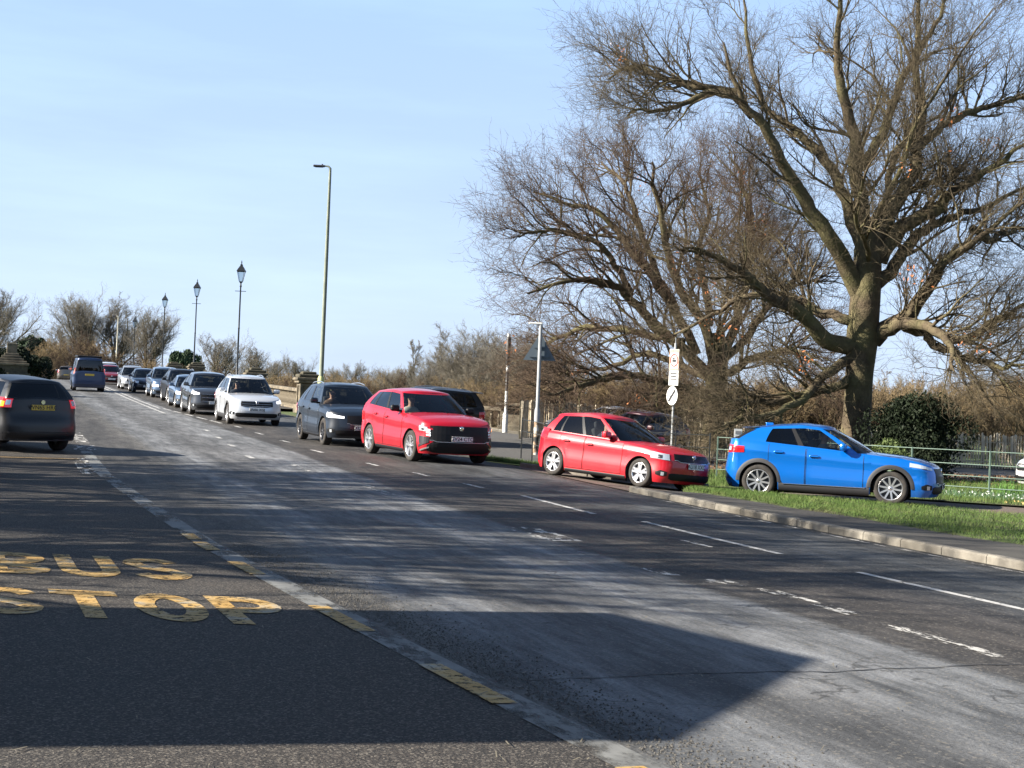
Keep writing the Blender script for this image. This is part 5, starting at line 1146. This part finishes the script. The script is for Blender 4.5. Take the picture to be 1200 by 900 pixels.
# unseen houses added behind the viewer to cut sky fill and darken car reflections
for k, (hx, hw_, hh) in enumerate(((-2, 11, 5.4), (13, 12, 5.8), (29, 11, 5.2))):
    r_ = empty('sky_block_house', (hx, -17, 0), R(-6), label='unseen brick house added behind the camera to darken fill and reflections', cat='house', group='added unseen houses behind the camera')
    c = MB(); V = []
    for x in (-hw_/2, hw_/2): V += [(x, 4, 0), (x, -4, 0), (x, -4, hh), (x, 0, hh+3), (x, 4, hh)]
    c.add(V, [(0, 1, 2, 3, 4), (9, 8, 7, 6, 5), (0, 5, 6, 1), (1, 6, 7, 2), (4, 9, 5, 0)]); w_ = c.build('wall', M['brick'], r_)
    c = MB()
    for sg in (1, -1): c.add([(-hw_/2-.2, sg*4.4, hh-.25), (hw_/2+.2, sg*4.4, hh-.25), (hw_/2+.2, 0, hh+3.08), (-hw_/2-.2, 0, hh+3.08), (-hw_/2-.2, sg*4.4, hh-.15), (hw_/2+.2, sg*4.4, hh-.15), (hw_/2+.2, 0, hh+3.2), (-hw_/2-.2, 0, hh+3.2)], [(0, 1, 2, 3), (7, 6, 5, 4), (0, 4, 5, 1), (1, 5, 6, 2), (2, 6, 7, 3), (3, 7, 4, 0)])
    c.build('roof', M['stone_dark'], r_)
    for wx in (-hw_*.3, 0, hw_*.3):
        for wz in (1.5, 4.1):
            c = MB(); c.box((wx, 4.0, wz), (1.3, .12, 1.3), bev=.02); f_ = c.build('window', M['sign_w'], r_); c = MB(); c.box((wx-.3, 4.07, wz), (.5, .02, 1.1)); c.box((wx+.3, 4.07, wz), (.5, .02, 1.1)); c.build('pane', M['interior'], f_)
# ------------------------------------------------------------------ grass blades, flowers
def blades(name, pts, h, w, mat, rg, lean=.35, col=None):
    n = len(pts); a = rg.random(n)*6.28; hh = h*(.5+rg.random(n)); dx, dy = np.cos(a)*w, np.sin(a)*w; lx, ly = rg.normal(size=n)*lean*hh, rg.normal(size=n)*lean*hh
    V = np.stack([pts+np.stack([-dx, -dy, 0*a], -1), pts+np.stack([dx, dy, 0*a], -1), pts+np.stack([lx, ly, hh], -1)], 1).reshape(-1, 3)
    return link(name, mesh_np(name, V, np.arange(3*n).reshape(n, 3), mat), kind='stuff')
rg = np.random.default_rng(2)
def scatter(near_, far_, n, rg, lift=0.0, dzf=None, pw=1):
    a, b = resample(near_, 200), resample(far_, 200); u = rg.random(n)**pw; q = rg.random(n); x = np.stack([np.interp(u*199, np.arange(200), a[:, k]*1)*(1-q)+np.interp(u*199, np.arange(200), b[:, k])*q for k in (0, 1)], -1)
    s_ = x[:, 0]*SH[0]+x[:, 1]*SH[1]; t_ = x[:, 0]*TT[0]+x[:, 1]*TT[1]; z = elev_st(s_, t_)+lift+(np.array([dzf(v) for v in q]) if dzf else 0); return np.column_stack([x, z])
M['blade'] = nmat('grass_blade', [(.3, (.04, .075, .014)), (.5, (.075, .125, .024)), (.75, (.15, .15, .06))], 2.5, rough=.8)
blades('grass', scatter(vn[:70], vf[:6], 110000, rg, 0, vg), .05, .004, M['blade'], rg, .6)
s2n, s2f = [(4.5, 35.0), (7.5, 34.0), (11, 32), (16, 29), (24, 24)], [(2, 42.0), (8, 44.6), (16, 44.6), (30, 39.6), (38, 35)]
blades('grass', scatter(s2n, s2f, 90000, rg, .02), .09, .006, M['blade'], rg, .5)
blades('grass', scatter([(-.2, 37.4), (1.2, 36.2), (4.5, 35.2)], [(-1.0, 38.2), (1.4, 41.6), (3.5, 42.4)], 9000, rg, .02), .10, .006, M['blade'], rg, .5)
fl = scatter([(9.6, 34.9), (13, 32.4), (20, 27.8)], [(9.9, 36.8), (14, 34.4), (21, 29.8)], 800, rg, .11)
leaf_obj('snowdrop_flowers', fl+rg.normal(size=fl.shape)*.03, .026, pmat('snowdrop_white', (.55, .57, .52), .6), None, rg, kind='stuff')
blades('snowdrop_leaves', scatter([(9.6, 34.9), (13, 32.4), (20, 27.8)], [(9.9, 36.8), (14, 34.4), (21, 29.8)], 6000, rg, .0), .16, .008, pmat('snowdrop_leaf', (.05, .11, .045), .6), rg, .3)
fl = scatter([(10.6, 32.6), (14, 30.4)], [(11.4, 33.6), (15, 31.2)], 90, rg, .05); leaf_obj('fallen_leaves', fl, .05, pmat('fallen_leaf', (.45, .33, .12), .8), None, rg, kind='stuff')
fl = scatter([(2, 41), (10, 43), (20, 42)], [(6, 50), (14, 52), (26, 50)], 9000, rg, .03); leaf_obj('leaf_litter', fl, .04, pmat('brown_leaf_litter', (.16, .09, .045), .9), None, rg, kind='stuff')
M['daff'] = pmat('daffodil_leaf', (.09, .20, .03), .6)
for k, (x, y) in enumerate(((1178, 566), (1190, 568), (1174, 569))):
    b = at(x, y, 36.5); n_ = rg.normal(size=(60, 3))*np.array([.10, .10, 0])+np.array([b.x, b.y, elev(b.x, b.y)]); o = blades('daffodil_clump', n_, .32, .011, M['daff'], rg, .25); del o['kind']; tag(o, 'bright green clump of daffodil leaves behind the railing near the right edge', 'plant', 'daffodil clumps near the right edge')
# ------------------------------------------------------------------ people in the cars
def skin_mesh(name, verts, edges, radii, mats, sub=2, root=0):
    me = bpy.data.meshes.new(name); me.from_pydata(verts, edges, []); o = bpy.data.objects.new(name, me); COL.objects.link(o)
    o.modifiers.new('s', 'SKIN'); me.skin_vertices[0].data[root].use_root = True
    for v, r__ in zip(me.skin_vertices[0].data, radii): v.radius = (r__, r__) if not isinstance(r__, tuple) else r__
    o.modifiers.new('u', 'SUBSURF').levels = sub; dg = bpy.context.evaluated_depsgraph_get(); dg.update(); m2 = bpy.data.meshes.new_from_object(o.evaluated_get(dg)); bpy.data.objects.remove(o)
    m2.materials.clear()
    for mm in mats: m2.materials.append(mm)
    m2.polygons.foreach_set('use_smooth', [True]*len(m2.polygons)); return m2
def driver_mesh(skin, cloth):
    V = [(0, 0, 0), (.02, 0, .18), (.03, 0, .36), (.04, 0, .46), (.06, 0, .54), (.075, 0, .60), (.085, 0, .68), (.085, 0, .755)]; Rr = [.15, .14, (.17, .13), (.12, .09), .055, .075, .092, .072]; E = [(i, i+1) for i in range(7)]
    for sg in (1, -1):
        n = len(V); V += [(.04, sg*.17, .42), (.16, sg*.24, .20), (.42, sg*.17, .26), (.50, sg*.15, .30)]; Rr += [.07, .05, .036, .03]; E += [(3, n), (n, n+1), (n+1, n+2), (n+2, n+3)]
        for k in range(5):
            q = len(V); y = sg*(.15+(k-2)*.017); V += [(.545-(k == 4)*.03, y, .325-k*.004), (.575-(k == 4)*.03, y-sg*.01, .31)]; Rr += [.009, .008]; E += [(n+3, q), (q, q+1)]
    for sg in (1, -1):
        n = len(V); V += [(.22, sg*.13, .0), (.46, sg*.14, .02), (.62, sg*.14, -.24)]; Rr += [.085, .06, .045]; E += [(0, n), (n, n+1), (n+1, n+2)]
    me = skin_mesh('person', V, E, Rr, [cloth, skin], 2)
    n = len(me.polygons); c = np.empty(n*3, np.float32); me.polygons.foreach_get('center', c); c = c.reshape(-1, 3)
    me.polygons.foreach_set('material_index', ((c[:, 2] > .515) | ((c[:, 0] > .43) & (c[:, 2] > .2))).astype(np.int32)); return me
SKIN = pmat('skin', (.55, .32, .23), .55); CL = [pmat('dark_coat', (.03, .035, .05), .9), pmat('grey_jumper', (.22, .22, .23), .9), pmat('pale_top', (.5, .48, .42), .9), pmat('brown_coat', (.12, .07, .04), .9)]
HAIR = [pmat('grey_hair', (.3, .28, .26), .8), pmat('brown_hair', (.06, .035, .02), .8), pmat('fair_hair', (.42, .32, .16), .8)]
def driver(car, spec, label, cloth, hair, side=-1):
    me = driver_mesh(SKIN, CL[cloth]); o = link('person', me, None, label=label, cat='person')
    Mx = Matrix.Translation(car.location) @ car.rotation_euler.to_matrix().to_4x4() @ Matrix.Diagonal((*car.scale, 1))
    o.matrix_world = Mx @ Matrix.Translation((spec.cowl-1.12, side*.37, spec.beltF-.38))
    h = MB(); hv = []
    for i in range(9):
        th = i/8*math.pi*.62
        for k in range(14):
            ph = 2*math.pi*k/14; x = -math.cos(ph)*math.sin(th)*.098; cut = 1 if x < .02 else .55
            hv.append((.075+x, math.sin(ph)*math.sin(th)*.088, .70+math.cos(th*cut)*.115))
    h.add(hv, [(i*14+k, i*14+(k+1) % 14, (i+1)*14+(k+1) % 14, (i+1)*14+k) for i in range(8) for k in range(14)], 0, True); h.build('hair', HAIR[hair], o)
    f = MB(); f.lathe([(.016, 0), (.004, .03)], 8, c=(.172, 0, .66)); f.box((.168, .034, .69), (.008, .022, .01)); f.box((.168, -.034, .69), (.008, .022, .01)); f.box((.168, 0, .625), (.008, .045, .008)); f.build('face_features', [pmat('features', (.25, .1, .07), .6)], o)
# ------------------------------------------------------------------ cars
def ctr(rw, fw, side, hwid):
    """rear and front wheel contact points (XY) of the visible side -> centre and heading"""
    a, b = Vector(rw), Vector(fw); d = (b-a).normalized(); n = Vector((-d.y, d.x))*side*hwid; c = (a+b)/2+n; return c.x, c.y, (d.x, d.y)
PT = {'tucson': carpaint('bright_red_paint', (.40, .001, .012), .15, coat=.7, dirt=.12), 'fabia': carpaint('red_paint', (.42, .002, .012), .0, coat=.7, dirt=.08), 'blue': carpaint('bright_blue_paint', (.0, .13, .50), .35, .28, dirt=.1),
      'navy': carpaint('navy_paint', (.006, .011, .020), .0, coat=.4, dirt=.05), 'silver': carpaint('silver_paint', (.46, .47, .49), .7), 'graphite': carpaint('graphite_paint', (.05, .055, .065), .6), 'black': carpaint('black_paint', (.004, .0045, .007), .0, coat=.12, dirt=.05),
      'darkblue': carpaint('dark_blue_paint', (.012, .02, .045), .4), 'steel': carpaint('steel_blue_paint', (.09, .14, .22), .6), 'palesilver': carpaint('pale_silver_paint', (.66, .68, .71), .5, dirt=.2), 'white': carpaint('white_paint', (.7, .7, .7), 0),
      'vanblue': carpaint('van_blue_paint', (.018, .034, .085), .3, coat=.4), 'bronze': carpaint('grey_bronze_paint', (.13, .115, .10), .6), 'dullred': carpaint('dull_red_paint', (.16, .012, .018), .1), 'maroon': carpaint('maroon_paint', (.035, .006, .008), .2)}
Q = 'cars queueing towards the camera on the far side of the road'
tuc = Car(L=4.51, Wd=1.865, H=1.65, wb=2.68, fo=.90, r=.355, gc=.22, hood=.90, cowlz=1.10, beltF=1.08, beltR=1.22, wr=.60, flare=.035,
   hl=((.66, .72, .82), (1.0, .74, .85)), grille=(.60, .50, .86), plateF=(.58, 'w'), drl=((.58, .70), ((.62, .655), (.68, .715), (.74, .775))), lower=[(-.66, .30, .42), (-.45, .25, .53), (.45, .25, .53), (.66, .30, .42)], text='GV24 CTO', lamp='lens', clad=False, spokes=5, rim='alloy', glass=('glass', 'glass', 'privacy'), indL=True, sport=True, mirror='black', fog=False, crown=.07,
   spans=((.045, .37), (.42, .72), (.755, .90)), rails=None)
x, y, h = ctr((-3.36, 36.7), (-2.18, 34.25), 1, .80)
c1 = tuc.build('red_suv', 'bright red suv with black grille and orange indicator lit, at the head of the queue', x, y, h, PT['tucson'], Q)
xc = Car(L=4.70, Wd=1.90, H=1.66, wb=2.865, fo=.88, r=.36, gc=.22, hood=.88, cowlz=1.08, beltF=1.06, beltR=1.14, wr=.61, flare=.025, hl=((.36, .74, .79), (1.08, .76, .89)), lamp='lens_lit', grille=(.30, .58, .82), plateF=(.50, 'w'), rails='rail', clad=False, spokes=10, rim='alloy_dark', text='XC18 LKV', zroof=None)
x, y, h = ctr((-5.89, 42.6), (-4.91, 39.9), 1, .82)
c2 = xc.build('navy_suv', 'dark navy suv with roof rails and bright headlights, right behind the red suv', x, y, h, PT['navy'], Q)
kg = Car(L=4.53, Wd=1.84, H=1.69, wb=2.69, fo=.90, r=.345, gc=.21, hood=.86, cowlz=1.06, beltF=1.05, beltR=1.16, wr=.60, flare=.02, hl=((.56, .76, .84), (1.10, .78, .93)), lamp='lens_lit', grille=(.40, .62, .82), plateF=(.54, 'w'), rails='rail', clad=True, spokes=5, rim='alloy', text='EN66 XGJ', chromegrille=True)
x, y, h = ctr((-10.55, 54.0), (-9.69, 51.5), 1, .80)
c3 = kg.build('silver_suv', 'light silver suv with chrome barred grille and roof rails, third in the queue', x, y, h, PT['palesilver'], Q)
sf = Car(L=4.69, Wd=1.88, H=1.69, wb=2.70, fo=.93, r=.36, gc=.2, hood=.90, cowlz=1.10, beltF=1.08, beltR=1.2, wr=.61, hl=((.48, .80, .87), (1.12, .84, .98)), lamp='lens_lit', grille=(.42, .52, .84), plateF=(.50, 'w'), chromegrille=True, spokes=10)
x, y, h = ctr((-13.55, 62.0), (-12.7, 59.5), 1, .80)
c4 = sf.build('dark_grey_suv', 'dark graphite suv with slatted chrome grille, just behind the silver suv', x, y, h, PT['graphite'], Q)
hb = dict(L=4.1, Wd=1.74, H=1.48, wb=2.52, fo=.84, r=.31, gc=.17, hood=.72, cowlz=.93, beltF=.92, beltR=1.02, wr=.56)
su = dict(L=4.5, Wd=1.85, H=1.68, wb=2.66, fo=.9, r=.345, gc=.21, hood=.88, cowlz=1.07, beltF=1.06, beltR=1.16, wr=.6)
def queue(fx, fy, sp, nm, lab, col, ang=19.0, **k):
    cc = Car(**{**sp, 'doors': False, **k}); a = R(ang); d = Vector((math.sin(a), -math.cos(a))); fw = Vector((fx, fy)); rw = fw-d*cc.wb; x, y, h = ctr(rw, fw, 1, cc.hw-.12); return cc.build(nm, lab, x, y, h, PT[col], Q)
queue(-15.0, 67, hb, 'small_blue_hatchback', 'small steel blue hatchback half hidden behind the dark graphite suv', 'steel', lamp='lens_lit')
queue(-17.05, 74.3, su, 'dark_suv', 'very dark suv with pale roof rails behind the small steel blue hatchback', 'black', rails='rail', lamp='lens_lit')
queue(-19.7, 82, su, 'silver_blue_suv', 'silver blue suv with bright headlights behind the very dark suv', 'steel', lamp='lens_lit')
queue(-22.9, 90.5, hb, 'dark_blue_hatchback', 'low dark navy blue hatchback in the middle of the queue', 'darkblue')
queue(-25.7, 98.5, hb, 'silver_hatchback', 'silver hatchback with roof rails behind the low dark blue one', 'silver', lamp='lens_lit', H=1.56, rails='rail')
queue(-31.1, 113, hb, 'small_red_car', 'small red car far back in the queue beside the blue van', 'dullred', lamp='lens_lit')
queue(-34.0, 123, su, 'white_suv', 'pale silver suv last in the visible queue right of the blue van', 'palesilver', lamp='lens_lit')
# cars on our side
van = Car(L=4.9, Wd=1.90, H=1.98, wb=3.0, fo=.88, r=.335, gc=.22, hood=.98, cowlz=1.18, beltF=1.16, beltR=1.16, cowl=1.35, wst=.62, rt=-2.28, tb=-2.36, wr=.74, Dr=.18, nr=4.5, Dgr=.16, roofdrop=.0, plateR=.98, lit_tail=True, tl=((.80, 1.02, 1.36), (1.06, 1.02, 1.36)), tail=((.22, .06), (.34, 0), (.6, .0), (1.1, .03), (1.2, .05)), rails=None, flare=0, spans=((.04, .30), (.34, .62), (.66, .93)), glass=('glass', 'glass', 'privacy'), doors=False)
bp = at(104.5, 450, 87.4); v = van.build('blue_van', 'dark blue camper van with black roof edge driving away up the bridge', bp.x-.75, 89.6, (-math.sin(R(18.7)), math.cos(R(18.7))), PT['vanblue'], cat='van')
c = MB(); c.box((-.1, 0, 2.03), (3.6, 1.42, .11), bev=.05); c.build('pop_top', M['black_plastic'], v)
sv = Car(**{**su, 'H': 1.62}, lit_tail=False, doors=False, plateR=.62, tl=((.6, .85, 1.1), (1.1, .85, 1.1)))
b = at(70, 450, 160); sv.build('brown_suv', 'small grey brown suv seen from behind, far ahead of the blue van', b.x, 162, (-math.sin(R(18)), math.cos(R(18))), PT['bronze'])
b = at(51, 450, 172); Car(**hb, doors=False).build('white_car', 'white car far away, only its roof showing left of the brown suv', b.x, 172, (-math.sin(R(18)), math.cos(R(18))), PT['white'])
sz = Car(L=4.30, Wd=1.75, H=1.565, wb=2.60, fo=.86, r=.34, gc=.24, hood=.84, cowlz=1.04, beltF=1.03, beltR=1.12, wr=.60, lit_tail=True, tl=((.52, .92, 1.12), (1.06, .92, 1.12)), plateR=.93, glass=('privacy', 'privacy', 'privacy'), text='WN65 HRC', rails=None, clad=False, tail=((.24, .06), (.36, -.01), (.6, 0), (.8, .08), (1.1, .12)), spoiler=False)
b = at(40, 450, 32.2); c5 = sz.build('black_hatchback', 'black hatchback seen from behind with left indicator lit, in the lay-by', -11.1, 32.4, (-math.sin(R(44)), math.cos(R(44))), PT['black'])
c = MB(); p = sz.Rp(1e-6, 1.04, .012); c.lathe([(.045, -.004), (.045, .006)], 14, axis='Y'); o = c.build('badge', M['chrome'], c5); o.location = p; o.rotation_euler = (0, 0, math.pi/2)
# cars on the right
fb = Car(L=4.0, Wd=1.732, H=1.467, wb=2.47, fo=.83, r=.30, gc=.15, hood=.74, cowlz=.93, beltF=.91, beltR=.98, wr=.555, Df=.46, hl=((.58, .62, .74), (1.10, .64, .77)), grille=(.46, .60, .76), plateF=(.53, 'w'), text='AU18 XXC', spokes=5, rim='alloy', spans=((.045, .41), (.455, .755), (.78, .885)), fog=True, flare=.012, crown=.055)
x, y, h = ctr((1.0, 32.9), (2.75, 31.15), 1, .75)
c6 = fb.build('red_hatchback', 'red hatchback with silver five spoke wheels turning into the slip road', x, y, h, PT['fabia'])
cx = Car(L=4.275, Wd=1.765, H=1.535, nf=2.7, wb=2.57, fo=.92, r=.335, gc=.19, hood=.80, cowlz=1.00, beltF=1.00, beltR=1.17, cowl=.97, wst=.07, rt=-1.50, tb=-1.90, Dg=.40, wr=.57, roofdrop=.10, Df=.42, hl=((.56, .71, .76), (1.16, .77, .85)), grille=(.46, .44, .75), plateF=(.40, 'w'), text='YB16 KTD', spokes=10, rim='alloy', rimb='alloy_dark', clad=True, spoiler=True, spans=((.045, .42), (.47, .76)), flare=.015, pillar=1, tl=((.55, .88, 1.05), (1.12, .90, 1.02)), crown=.05, glass=('glass', 'glass', 'privacy'))
x, y, h = ctr((5.30, 31.35), (7.76, 30.45), 1, .80)
c7 = cx.build('blue_crossover', 'bright metallic blue crossover with black wheel arch trim on the slip road behind the verge', x, y, h, PT['blue']); c7.scale = (1.05, 1.05, 1.04)
c = MB()
for sg in (-1,): c.tube([cx.side(a, cx.gc+.125, sg, .014) for a in np.linspace(cx.xwf-.48, cx.xwr+.5, 14)], .012, 5)
c.build('sill_trim', M['chrome'], c7)
bs = Car(**{**su, 'H': 1.69, 'wr': .62, 'roofdrop': .03}, rails='rail', glass=('glass', 'privacy', 'privacy'), spoiler=True)
bs.build('black_suv', 'black suv with silver roof rail waiting in the side road behind the red suv', -3.05, 47.2, (-.86, -.51), PT['black'])
mr_ = Car(**hb); mr_.build('maroon_car', 'dark red car with dark windows behind the roof of the red hatchback', 3.95, 47.6, (-.72, -.69), PT['maroon'])
b = at(650, 450, 56); Car(**hb).build('silver_car', 'silver car mostly hidden behind the black railing and the red hatchback', b.x+1.6, 51.5, (-.93, -.36), PT['silver'])
b = at(1192, 450, 39); Car(**hb).build('white_hatchback', 'white car cut off by the right edge behind the green railing', 15.2, 38.6, (-.97, -.25), PT['white'], z=.1)
driver(c7, cx, 'driver with grey hair at the wheel of the blue crossover', 1, 0); driver(c1, tuc, 'driver in pale top at the wheel of the red suv', 2, 2); driver(c2, xc, 'fair haired driver leaning at the wheel of the navy suv', 3, 2); driver(c3, kg, 'driver in dark coat at the wheel of the silver suv', 0, 0); driver(c6, fb, 'driver in dark coat at the wheel of the red hatchback', 0, 1)
